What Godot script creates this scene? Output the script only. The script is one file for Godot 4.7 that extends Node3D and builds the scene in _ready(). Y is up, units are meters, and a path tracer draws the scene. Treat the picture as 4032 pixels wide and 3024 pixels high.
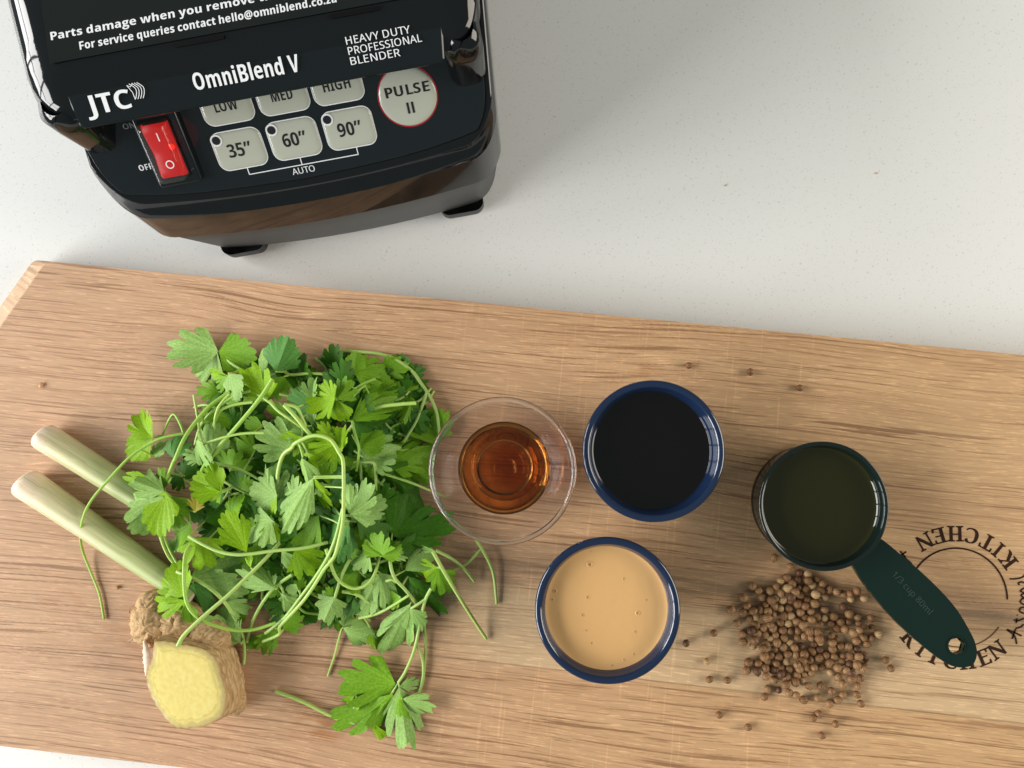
extends Node3D
# A still life on a kitchen counter seen from above: an oak board with sauces, coriander, seeds, lemongrass and ginger, and a blender base behind it.
# Units are metres; x runs right in the photograph, z towards its lower edge, y up. The counter's top is y = 0, the board's top y = 0.025.

const CAM_H := 0.46
const BOARD := 0.025
const PANEL_AT := Vector3(0, 0.112, -0.0090)
const PANEL_K := 0.78
const VISOR_AT := Vector3(0, 0.160, -0.024)
const VISOR_K := 0.43

var names := {}
var M := {}
var rng := RandomNumberGenerator.new()
var sans: SystemFont
var bold: SystemFont
var serif: SystemFont
var cap_ref := {}


func _ready() -> void:
	rng.seed = 11
	camera_and_light()
	fonts()
	materials()
	counter()
	board()
	blender_base()
	glass_bowl()
	ramekins()
	measuring_cup()
	seeds()
	lemongrass()
	ginger()
	coriander()
	crumbs()


# ------------------------------------------------------------------ camera and light
func camera_and_light() -> void:
	var down := Vector3(40.0 / 1609.0, -100.5 / 1609.0, -1.0).normalized()      # straight down, as the camera sees it
	var south := Vector3(0, -1, 0)
	south = (south - down * south.dot(down)).normalized()
	var up := -down
	var east := up.cross(south)
	var cam := Camera3D.new()
	cam.name = "camera"
	cam.transform = Transform3D(Basis(east, up, south).transposed(), Vector3(0, CAM_H, 0))
	cam.fov = 54.55
	cam.near = 0.02
	cam.far = 20.0
	cam.current = true
	add_child(cam)
	var we := WorldEnvironment.new()
	we.name = "room_light"
	var e := Environment.new()
	e.background_mode = Environment.BG_COLOR
	e.background_color = Color(0.155, 0.182, 0.185).linear_to_srgb()
	e.background_energy_multiplier = 1.0
	e.tonemap_mode = Environment.TONE_MAPPER_LINEAR
	e.tonemap_exposure = 1.10
	e.sdfgi_enabled = true
	e.ssao_enabled = true
	e.ssil_enabled = true
	we.environment = e
	add_child(we)
	# the long window at the left, a little towards the viewer: four columns of two panes between its glazing bars
	var aim := Vector3(0, 0.0, 0.0)
	var mid := Vector3(-2.50, 1.14, 0.36)
	var b := Basis.looking_at(aim - mid, Vector3.UP)
	for i in 4:
		for j in 2:
			var l := AreaLight3D.new()
			l.name = "window_pane_light"
			l.area_size = Vector2(0.72, 0.61)
			l.light_energy = 1.90
			l.light_color = Color(1.0, 0.995, 0.985)
			l.shadow_enabled = true
			l.transform = Transform3D(b, mid + b.x * (i - 1.5) * 0.80 + b.y * (j - 0.5) * 0.68)
			add_child(l, true)
	# a second, wider and dimmer window far to the right
	var far := AreaLight3D.new()
	far.name = "far_window_light"
	far.area_size = Vector2(1.7, 1.3)
	far.light_energy = 5.0
	far.light_color = Color(1.0, 0.96, 0.90)
	far.shadow_enabled = true
	var from := Vector3(2.3, 1.05, -0.1)
	far.transform = Transform3D(Basis.looking_at(aim - from, Vector3.UP), from)
	add_child(far)


# ------------------------------------------------------------------ helpers: objects
func numbered(called: String) -> String:
	var n: int = names.get(called, 0)
	names[called] = n + 1
	return called if n == 0 else "%s_%03d" % [called, n]


func tag(o: Node, label: String, category: String, group := "") -> void:
	o.set_meta("label", label)
	o.set_meta("category", category)
	if group != "":
		o.set_meta("group", group)


func thing(called: String, label: String, category: String, at := Vector3.ZERO, group := "") -> Node3D:
	var o := Node3D.new()
	o.name = numbered(called)
	add_child(o, true)
	o.position = at
	tag(o, label, category, group)
	return o


func obj(called: String, mesh: Mesh, m: Material, parent: Node = null) -> MeshInstance3D:
	var o := MeshInstance3D.new()
	if parent == null:
		o.name = numbered(called)
		parent = self
	else:
		var n: int = parent.get_meta("n_" + called, 0)
		parent.set_meta("n_" + called, n + 1)
		o.name = called if n == 0 else "%s_%03d" % [called, n]
	o.mesh = mesh
	o.material_override = m
	parent.add_child(o, true)
	return o


func mat(c: Color, rough := 0.5, spec := 0.5) -> StandardMaterial3D:
	var m := StandardMaterial3D.new()
	m.albedo_color = c.linear_to_srgb()
	m.roughness = rough
	m.metallic_specular = spec
	return m


func fonts() -> void:
	sans = SystemFont.new()
	sans.font_names = PackedStringArray(["Droid Sans"])
	bold = SystemFont.new()
	bold.font_names = PackedStringArray(["Droid Sans"])
	bold.font_weight = 700
	serif = SystemFont.new()
	serif.font_names = PackedStringArray(["Droid Serif"])
	serif.font_weight = 700


# ------------------------------------------------------------------ helpers: shapes
func begin() -> SurfaceTool:
	var st := SurfaceTool.new()
	st.begin(Mesh.PRIMITIVE_TRIANGLES)
	return st


func finish(st: SurfaceTool) -> ArrayMesh:
	st.generate_normals()
	return st.commit()


func vert(st: SurfaceTool, p: Vector3, uv := Vector2.ZERO) -> void:
	st.set_uv(uv)
	st.add_vertex(p)


# strips between rings of points; rings run up, points run from +x to +z; a ring number in creases starts a new smooth group
func loft(st: SurfaceTool, rings: Array, closed := true, creases := [], first_group := 0) -> void:
	var g := first_group
	for i in rings.size() - 1:
		if i in creases:
			g += 1
		st.set_smooth_group(g)
		var a: PackedVector3Array = rings[i]
		var b: PackedVector3Array = rings[i + 1]
		var n := a.size()
		for j in (n if closed else n - 1):
			var k := (j + 1) % n
			var u0 := float(j) / n
			var u1 := float(j + 1) / n
			var v0 := float(i) / (rings.size() - 1)
			var v1 := float(i + 1) / (rings.size() - 1)
			vert(st, a[k], Vector2(u1, v0))
			vert(st, b[k], Vector2(u1, v1))
			vert(st, b[j], Vector2(u0, v1))
			vert(st, a[k], Vector2(u1, v0))
			vert(st, b[j], Vector2(u0, v1))
			vert(st, a[j], Vector2(u0, v0))


func lathe_rings(profile: Array, n: int) -> Array:
	var rings := []
	for p in profile:
		var r := PackedVector3Array()
		for j in n:
			var a := TAU * j / n
			r.append(Vector3(cos(a) * p.x, p.y, sin(a) * p.x))
		rings.append(r)
	return rings


func lathe(profile: Array, n := 72, creases := []) -> ArrayMesh:
	var st := begin()
	loft(st, lathe_rings(profile, n), true, creases)
	return finish(st)


func smooth_profile(points: Array, steps := 5) -> Array:
	var out := []
	for i in points.size() - 1:
		var a: Vector2 = points[max(i - 1, 0)]
		var b: Vector2 = points[i]
		var c: Vector2 = points[i + 1]
		var d: Vector2 = points[min(i + 2, points.size() - 1)]
		for k in steps:
			out.append(b.cubic_interpolate(c, a, d, float(k) / steps))
	out.append(points[-1])
	return out


func smooth_path(points: PackedVector3Array, steps := 4) -> PackedVector3Array:
	var out := PackedVector3Array()
	for i in points.size() - 1:
		var a := points[max(i - 1, 0)]
		var b := points[i]
		var c := points[i + 1]
		var d := points[min(i + 2, points.size() - 1)]
		for k in steps:
			out.append(b.cubic_interpolate(c, a, d, float(k) / steps))
	out.append(points[-1])
	return out


func tube(st: SurfaceTool, path: PackedVector3Array, r0: float, r1: float, sides := 8, group := 0) -> void:
	var rings := []
	var t := (path[1] - path[0]).normalized()
	var n := t.cross(Vector3.UP)
	if n.length() < 0.1:
		n = t.cross(Vector3.RIGHT)
	n = n.normalized()
	var last := path.size() - 1
	for i in path.size():
		t = (path[min(i + 1, last)] - path[max(i - 1, 0)]).normalized()
		n = (n - t * n.dot(t)).normalized()
		var b := -t.cross(n)
		var r := lerpf(r0, r1, float(i) / last)
		var ends := [[0.0, -0.0], [1.0, 0.0]] if i == 0 else ([[1.0, 0.0], [0.8, 0.25], [0.0, 0.3]] if i == last else [[1.0, 0.0]])
		for e in ends:
			var ring := PackedVector3Array()
			for j in sides:
				var a := TAU * j / sides
				ring.append(path[i] + t * r * e[1] + (n * cos(a) + b * sin(a)) * r * e[0])
			rings.append(ring)
	loft(st, rings, true, [1], group)


func area_of(poly: PackedVector2Array) -> float:
	var s := 0.0
	for i in poly.size():
		s += poly[i].cross(poly[(i + 1) % poly.size()])
	return s * 0.5


func inset(poly: PackedVector2Array, d: float) -> PackedVector2Array:      # poly runs clockwise
	var out := PackedVector2Array()
	var n := poly.size()
	for i in n:
		var e0 := (poly[i] - poly[(i + n - 1) % n]).normalized()
		var e1 := (poly[(i + 1) % n] - poly[i]).normalized()
		var m := (e0 + e1).normalized()
		var inward := Vector2(m.y, -m.x)
		var c := maxf(0.4, m.dot(e0))
		out.append(poly[i] + inward * d / c)
	return out


func flat_cap(st: SurfaceTool, poly: PackedVector2Array, z: float, group: int) -> void:
	st.set_smooth_group(group)
	var t := Geometry2D.triangulate_polygon(poly)
	for i in range(0, t.size(), 3):
		var a := poly[t[i]]
		var b := poly[t[i + 1]]
		var c := poly[t[i + 2]]
		if (b - a).cross(c - a) > 0:
			var x := b
			b = c
			c = x
		for p in [a, b, c]:
			vert(st, Vector3(p.x, p.y, z), p)


# a plate with its outline in x and y, from z = 0 up to z = depth, its upper edge rounded
func prism(poly: PackedVector2Array, depth: float, bevel := 0.0) -> ArrayMesh:
	if area_of(poly) > 0:
		poly = poly.duplicate()
		poly.reverse()
	var st := begin()
	var steps := [[0.0, 0.0], [0.0, depth - bevel]]
	if bevel > 0:
		for k in range(1, 4):
			var a := PI / 2 * k / 3
			steps.append([bevel * (1 - cos(a)), depth - bevel + bevel * sin(a)])
	var rings := []
	var p2 := poly
	for s in steps:
		p2 = inset(poly, s[0]) if s[0] > 0 else poly
		var r := PackedVector3Array()
		for p in p2:
			r.append(Vector3(p.x, p.y, s[1]))
		rings.append(r)
	loft(st, rings)
	flat_cap(st, p2, depth, 1)
	return finish(st)


func round_rect(w: float, h: float, r: float, cx := 0.0, cy := 0.0, n := 6) -> PackedVector2Array:
	var out := PackedVector2Array()
	for q in 4:
		var sx := 1.0 if q in [0, 3] else -1.0
		var sy := 1.0 if q < 2 else -1.0
		for k in n + 1:
			var a := PI / 2 * (q + float(k) / n)
			out.append(Vector2(cx + sx * (w / 2 - r) + cos(a) * r, cy + sy * (h / 2 - r) + sin(a) * r))
	return out


func disc(r: float, cx := 0.0, cy := 0.0, n := 40) -> PackedVector2Array:
	var out := PackedVector2Array()
	for k in n:
		out.append(Vector2(cx + cos(TAU * k / n) * r, cy + sin(TAU * k / n) * r))
	return out


# a rounded outline in x and z: half width, front and back z, corner radius, forward bow of the front
func outline(hw: float, zf: float, zb: float, r: float, bow: float) -> PackedVector2Array:
	var o := PackedVector2Array()
	var n := 8
	for k in n + 1:
		var a := PI / 2 * k / n
		o.append(Vector2(hw - r + cos(a) * r, zf - r + sin(a) * r))
	for k in range(1, 12):
		o.append(Vector2(lerpf(hw - r, r - hw, k / 12.0), zf))
	for k in n + 1:
		var a := PI / 2 * (1 + float(k) / n)
		o.append(Vector2(r - hw + cos(a) * r, zf - r + sin(a) * r))
	var rb := 0.02
	for k in 9:
		o.append(Vector2(-hw + (rb * (1 - cos(PI / 2 * k / 8))), zb + rb - rb * sin(PI / 2 * k / 8)))
	for k in 9:
		o.append(Vector2(hw - rb + rb * sin(PI / 2 * k / 8), zb + rb * (1 - cos(PI / 2 * k / 8))))
	for i in o.size():      # the sides spread towards the back
		o[i].x *= 1.0 + 0.17 * clampf(zf - 0.008 - o[i].y, 0.0, 0.11) / hw
	for i in o.size():
		if o[i].y > zf - r:
			var f := clampf((o[i].y - (zf - r)) / r, 0, 1)
			o[i].y += bow * (1 - pow(o[i].x / hw, 2)) * f
	return o


func level(o: PackedVector2Array, h: float) -> PackedVector3Array:
	var r := PackedVector3Array()
	for p in o:
		r.append(Vector3(p.x, h, p.y))
	return r


func writing(called: String, s: String, f: Font, m: Material, parent: Node, place: Transform3D, x0: float, base: float, width: float, cap: float, depth := 0.00022) -> MeshInstance3D:
	if not cap_ref.has(f):
		var ref := TextMesh.new()
		ref.text = "H"
		ref.font = f
		ref.font_size = 40
		ref.pixel_size = 0.001
		ref.depth = 0.001
		cap_ref[f] = ref.get_aabb()
	var t := TextMesh.new()
	t.text = s
	t.font = f
	t.font_size = 40
	t.pixel_size = 0.001
	t.depth = 0.001
	t.curve_step = 1.0
	var box := t.get_aabb()
	var h: AABB = cap_ref[f]
	var sc := Vector3(width / box.size.x, cap / h.size.y, depth / 0.001)
	var o := obj(called, t, m, parent)
	o.transform = place * Transform3D(Basis.from_scale(sc), Vector3(x0 - box.position.x * sc.x, base - h.position.y * sc.y, 0.0))
	return o


# a flat line of some width along points in x and y, on z = 0 .. depth
func ribbon(points: PackedVector2Array, width: float, depth: float, closed := false) -> ArrayMesh:
	var st := begin()
	var n := points.size()
	var rings := []
	for i in n:
		var a := points[(i + n - 1) % n] if closed else points[max(i - 1, 0)]
		var b := points[(i + 1) % n] if closed else points[min(i + 1, n - 1)]
		var d := (b - a).normalized()
		var s := Vector2(-d.y, d.x) * width * 0.5
		var p := points[i]
		rings.append(PackedVector3Array([Vector3(p.x + s.x, p.y + s.y, 0), Vector3(p.x + s.x, p.y + s.y, depth), Vector3(p.x - s.x, p.y - s.y, depth), Vector3(p.x - s.x, p.y - s.y, 0)]))
	if closed:
		rings.append(rings[0])
	for i in rings.size() - 1:
		for e in 3:
			st.set_smooth_group(e)
			for v in [rings[i][e], rings[i + 1][e], rings[i + 1][e + 1], rings[i][e], rings[i + 1][e + 1], rings[i][e + 1]]:
				vert(st, v)
	return finish(st)


# ------------------------------------------------------------------ materials
func materials() -> void:
	M.black_gloss = mat(Color(0.006, 0.007, 0.008), 0.06, 0.5)
	M.black_satin = mat(Color(0.008, 0.011, 0.0125), 0.12, 0.45)
	M.panel = mat(Color(0.009, 0.013, 0.015), 0.10, 0.5)
	M.grey_plastic = mat(Color(0.016, 0.016, 0.016), 0.42, 0.42)
	M.rubber = mat(Color(0.015, 0.015, 0.015), 0.8, 0.3)
	M.black_matt = mat(Color(0.004, 0.004, 0.004), 0.7, 0.2)
	M.sticker = mat(Color(0.010, 0.013, 0.012), 0.14, 0.45)
	M.print_white = mat(Color(0.78, 0.80, 0.82), 0.5, 0.3)
	M.print_grey = mat(Color(0.55, 0.56, 0.55), 0.5, 0.3)
	M.print_dark = mat(Color(0.018, 0.02, 0.022), 0.4, 0.3)
	M.button = mat(Color(0.44, 0.46, 0.385), 0.12, 0.5)
	M.red_print = mat(Color(0.35, 0.01, 0.02), 0.4, 0.5)
	M.lamp_red = mat(Color(0.16, 0.002, 0.002), 0.35, 0.25)
	M.lamp_red.emission_enabled = true
	M.lamp_red.emission = Color(1.0, 0.02, 0.006)
	M.lamp_red.emission_energy_multiplier = 0.30
	M.clear = mat(Color(1, 1, 1), 0.03, 0.35)
	M.clear.transparency = BaseMaterial3D.TRANSPARENCY_ALPHA
	M.clear.albedo_color.a = 0.02
	M.pane = mat(Color(1, 1, 1), 0.0, 0.5)
	M.pane.transparency = BaseMaterial3D.TRANSPARENCY_ALPHA
	M.pane.albedo_color.a = 0.012
	M.glass = mat(Color(0.985, 0.99, 0.985), 0.0, 0.5)
	M.glass.refraction_enabled = true
	M.glass.refraction_scale = 0.05
	M.glass.albedo_color.a = 0.0
	M.amber = mat(Color(0.70, 0.275, 0.06), 0.0, 0.5)
	M.amber.refraction_enabled = true
	M.amber.refraction_scale = 0.036
	M.amber.albedo_color.a = 0.0
	M.navy = mat(Color(0.008, 0.019, 0.052), 0.12, 0.5)
	M.navy.clearcoat_enabled = true
	M.navy.clearcoat = 0.5
	M.navy.clearcoat_roughness = 0.05
	M.soy = mat(Color(0.003, 0.002, 0.0015), 0.015, 0.5)
	M.peanut = mat(Color(0.655, 0.385, 0.158), 0.25, 0.45)
	M.peanut_dark = mat(Color(0.38, 0.20, 0.075), 0.35, 0.45)
	M.cup = mat(Color(0.006, 0.012, 0.010), 0.10, 0.5)
	M.cup_handle = mat(Color(0.005, 0.017, 0.0125), 0.2, 0.45)
	M.cup_text = mat(Color(0.022, 0.045, 0.037), 0.35, 0.5)
	M.oil = mat(Color(0.016, 0.0155, 0.002), 0.015, 0.5)
	M.burn = mat(Color(0.035, 0.016, 0.009), 0.75, 0.2)
	M.burn_faint = mat(Color(0.11, 0.06, 0.032), 0.75, 0.2)
	for k in 4:
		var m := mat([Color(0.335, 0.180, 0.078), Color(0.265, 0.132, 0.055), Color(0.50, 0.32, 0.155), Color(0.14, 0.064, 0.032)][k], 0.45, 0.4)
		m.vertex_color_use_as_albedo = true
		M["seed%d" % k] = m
	var leaf_tex := leaf_texture()
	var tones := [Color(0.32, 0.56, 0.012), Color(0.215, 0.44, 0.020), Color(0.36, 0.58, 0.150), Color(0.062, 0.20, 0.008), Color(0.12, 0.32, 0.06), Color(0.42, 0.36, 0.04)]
	for k in 6:
		var m := mat(tones[k], 0.55, 0.32)
		m.albedo_texture = leaf_tex
		m.backlight_enabled = true
		m.backlight = Color(0.42, 0.62, 0.08) * (0.95 if k in [0, 5] else 0.6)
		M["leaf%d" % k] = m
	for k in 3:
		var m := mat([Color(0.42, 0.60, 0.14), Color(0.30, 0.51, 0.08), Color(0.38, 0.54, 0.14)][k], 0.35, 0.45)
		m.subsurf_scatter_enabled = true
		m.subsurf_scatter_strength = 0.12
		M["stem%d" % k] = m


func image_of(w: int, h: int, data: PackedByteArray) -> ImageTexture:
	return ImageTexture.create_from_image(Image.create_from_data(w, h, false, Image.FORMAT_RGB8, data))


func noise(seed_: int, octaves := 3, type := FastNoiseLite.TYPE_SIMPLEX_SMOOTH) -> FastNoiseLite:
	var n := FastNoiseLite.new()
	n.seed = seed_
	n.noise_type = type
	n.frequency = 1.0
	n.fractal_type = FastNoiseLite.FRACTAL_FBM if octaves > 1 else FastNoiseLite.FRACTAL_NONE
	n.fractal_octaves = octaves
	return n


# pale veins that spread from the leaf's foot (uv 0.5, 0), with mottling between them
func leaf_texture() -> ImageTexture:
	var n := 256
	var d := PackedByteArray()
	d.resize(n * n * 3)
	var no := noise(5, 4)
	for y in n:
		for x in n:
			var u := (x + 0.5) / n - 0.5
			var v := (y + 0.5) / n
			var r := sqrt(u * u * 4 + v * v)
			var th := atan2(u * 2, v + 0.0001) + no.get_noise_2d(u * 6, v * 6) * 0.10
			var vein := 0.0
			for k in 7:
				var a := (k - 3) * 0.36
				var dist := absf(th - a) * r
				vein = maxf(vein, exp(-pow(dist / (0.016 * (1.25 - r * 0.7)), 2)))
				for q in 2:      # side veins leave the main ones
					var along := r - (0.4 + 0.25 * q)
					if along > 0:
						var sd := absf(absf(th - a) * r - along * 0.45)
						vein = maxf(vein, 0.55 * exp(-pow(sd / 0.010, 2)))
			var base := 0.87 + 0.11 * no.get_noise_2d(u * 14, v * 14) + 0.06 * no.get_noise_2d(u * 60 + 9, v * 60)
			var c := clampf(base + vein * 0.09, 0, 1)
			var i := (y * n + x) * 3
			d[i] = int(255 * clampf(c * 0.98 + vein * 0.02, 0, 1))
			d[i + 1] = int(255 * c)
			d[i + 2] = int(255 * clampf(c * 0.97 + vein * 0.04, 0, 1))
	return image_of(n, n, d)


# ------------------------------------------------------------------ the counter
func counter() -> void:
	var n := 1800
	var size := 0.50
	var im := Image.create(n, n, false, Image.FORMAT_RGB8)
	var c0 := Color(0.79, 0.785, 0.762)
	im.fill(c0.linear_to_srgb())
	for k in 42000:
		var px := rng.randi() % n
		var py := rng.randi() % n
		var r := rng.randf_range(0.45, 1.15) if k % 9 else rng.randf_range(1.1, 1.7)
		var stretch := rng.randf_range(0.6, 1.5)
		var a := rng.randf() * PI
		var dark := rng.randf_range(0.07, 0.36) if k % 420 else rng.randf_range(0.55, 0.85)
		if k % 7 == 0:
			dark = -rng.randf_range(0.04, 0.12)
		for dy in range(-3, 4):
			for dx in range(-3, 4):
				var q := Vector2(dx, dy).rotated(a)
				var f := clampf(1.3 - Vector2(q.x / stretch, q.y * stretch).length() / r, 0, 1)
				if f > 0:
					var x := posmod(px + dx, n)
					var y := posmod(py + dy, n)
					var c := im.get_pixel(x, y)
					im.set_pixel(x, y, c.lerp(Color(0.42, 0.42, 0.40), dark * f) if dark > 0 else c.lerp(Color(1, 1, 1), -dark * f * 2))
	var m := mat(Color(1, 1, 1), 0.3, 0.45)
	m.albedo_texture = ImageTexture.create_from_image(im)
	m.uv1_triplanar = true
	m.uv1_world_triplanar = true
	m.uv1_scale = Vector3.ONE / size
	m.uv1_offset = Vector3(0.13, 0, 0.37)
	var box := BoxMesh.new()
	box.size = Vector3(2.2, 0.04, 1.5)
	var o := obj("countertop", box, m)
	o.position = Vector3(0, -0.02, 0)
	o.set_meta("kind", "structure")
	o.set_meta("label", "white speckled quartz kitchen countertop")


# ------------------------------------------------------------------ the board
const BOARD_TURN := 0.1012      # the board's long side runs down to the right
func to_board(x: float, z: float) -> Vector2:
	var p := Vector2(x, z - 0.04)
	return Vector2(p.x * cos(BOARD_TURN) + p.y * sin(BOARD_TURN), -p.x * sin(BOARD_TURN) + p.y * cos(BOARD_TURN))


func sstep(a: float, b: float, x: float) -> float:
	var t := clampf((x - a) / (b - a), 0, 1)
	return t * t * (3 - 2 * t)


func wood_texture() -> ImageTexture:
	var w := 2048
	var h := 1280
	var d := PackedByteArray()
	d.resize(w * h * 3)
	var low := noise(21, 3)
	var fine := noise(22, 2)
	var pore := noise(23, 1)
	var pore2 := noise(24, 1)
	var fleck := noise(25, 1)
	var ring := noise(26, 2)
	var light := Vector3(0.60, 0.380, 0.207)
	var tan := Vector3(0.425, 0.240, 0.120)
	var deep := Vector3(0.20, 0.088, 0.034)
	var stains := [[to_board(-0.222, 0.104), 0.006, 0.9], [to_board(-0.120, 0.170), 0.008, 1.0], [to_board(-0.133, 0.155), 0.005, 0.7], [to_board(-0.237, 0.118), 0.012, 0.5], [to_board(-0.178, -0.008), 0.006, 0.8], [to_board(0.066, -0.036), 0.004, 0.6], [to_board(-0.04, -0.083), 0.009, 0.6], [to_board(-0.272, 0.098), 0.010, 0.35]]
	var knot := to_board(-0.150, -0.062)
	for y in h:
		var v := (float(y) / h - 0.5) * 0.36
		for x in w:
			var u := (float(x) / w - 0.5) * 0.74
			# the grain wanders, and swings round a knot near the upper edge
			var q := v + low.get_noise_2d(u * 1.6, v * 4.0) * 0.014 + fine.get_noise_2d(u * 7.0, v * 14.0) * 0.0012
			var kd := Vector2((u - knot.x) * 0.45, v - knot.y)
			q += signf(kd.y) * 0.005 * exp(-kd.length_squared() / 0.0004) + 0.12 * kd.y * exp(-kd.length_squared() / 0.0009)
			var joint := 0.094 + 0.002 * u          # a glue joint in the lower part
			var plank := 0.0
			if v > joint:
				plank = 1.0
				q += 0.37
			var band := low.get_noise_2d(u * 1.3 + 7.0, q * 38.0)
			var lines := ring.get_noise_2d(u * 1.5 + 3.0, q * 480.0)
			var tone := 0.56 + 0.26 * band + 0.30 * lines
			tone += 0.10 * sstep(-0.05, 0.3, u)
			var p1 := pore.get_noise_2d(u * 19.0, q * 1000.0)
			var p2 := pore2.get_noise_2d(u * 7.5 + 4.0, q * 560.0)
			var clump := 0.55 + 0.9 * low.get_noise_2d(u * 2.0 + 20.0, q * 60.0)
			var dark := (sstep(0.40, 0.58, p1) * 0.62 + sstep(0.47, 0.64, p2) * 0.95) * clampf(clump + 0.15, 0.2, 1.0)
			var c := tan.lerp(light, clampf(tone, 0, 1))
			c.z *= 1.10 - 0.18 * sstep(-0.25, 0.30, u)
			# pale sapwood left of the joint's lower middle, with a grey streak above it
			var top := 0.046 + 0.03 * low.get_noise_2d(u * 3.0, 2.0) - 0.012 * u
			var pale := sstep(-0.065, -0.01, u - (v - 0.07) * 0.5) * sstep(top - 0.004, top + 0.012, v) * (1.0 - plank)
			c = c.lerp(Vector3(0.60, 0.425, 0.245), pale * 0.75)
			dark *= 1.0 - pale * 0.35
			var grey := exp(-pow((v - top + 0.008) / 0.012, 2)) * sstep(-0.09, -0.04, u) * (0.55 + 0.6 * fine.get_noise_2d(u * 12.0, q * 160.0))
			c = c.lerp(Vector3(0.21, 0.135, 0.075), clampf(grey * 1.05, 0, 0.9))
			for s in stains:
				var sd: Vector2 = Vector2(u, v) - s[0]
				sd.x *= 0.55
				if sd.length() < s[1] * 3:
					var f: float = s[2] * exp(-sd.length_squared() / (s[1] * s[1])) * clampf(0.55 + 1.3 * fine.get_noise_2d(u * 40.0, q * 200.0), 0, 1)
					c = c.lerp(Vector3(0.36, 0.145, 0.042), clampf(f * 0.8, 0, 1))
			c = c.lerp(deep, clampf(dark * 0.85, 0, 0.74))
			var fl := fleck.get_noise_2d(u * 60.0, q * 1300.0)
			c *= 1.0 + 0.30 * sstep(0.46, 0.66, fl)
			if absf(v - joint) < 0.00035:
				c *= 0.72
			# knife scratches across the middle
			if u > -0.08 and u < 0.16:
				var sc := fleck.get_noise_2d(u * 520.0, v * 16.0 + 40.0)
				c *= 1.0 + 0.16 * sstep(0.62, 0.8, sc) * sstep(-0.08, 0.0, u)
			var i := (y * w + x) * 3
			d[i] = int(255.0 * pow(clampf(c.x, 0, 1), 0.4545))
			d[i + 1] = int(255.0 * pow(clampf(c.y, 0, 1), 0.4545))
			d[i + 2] = int(255.0 * pow(clampf(c.z, 0, 1), 0.4545))
	return image_of(w, h, d)


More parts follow.
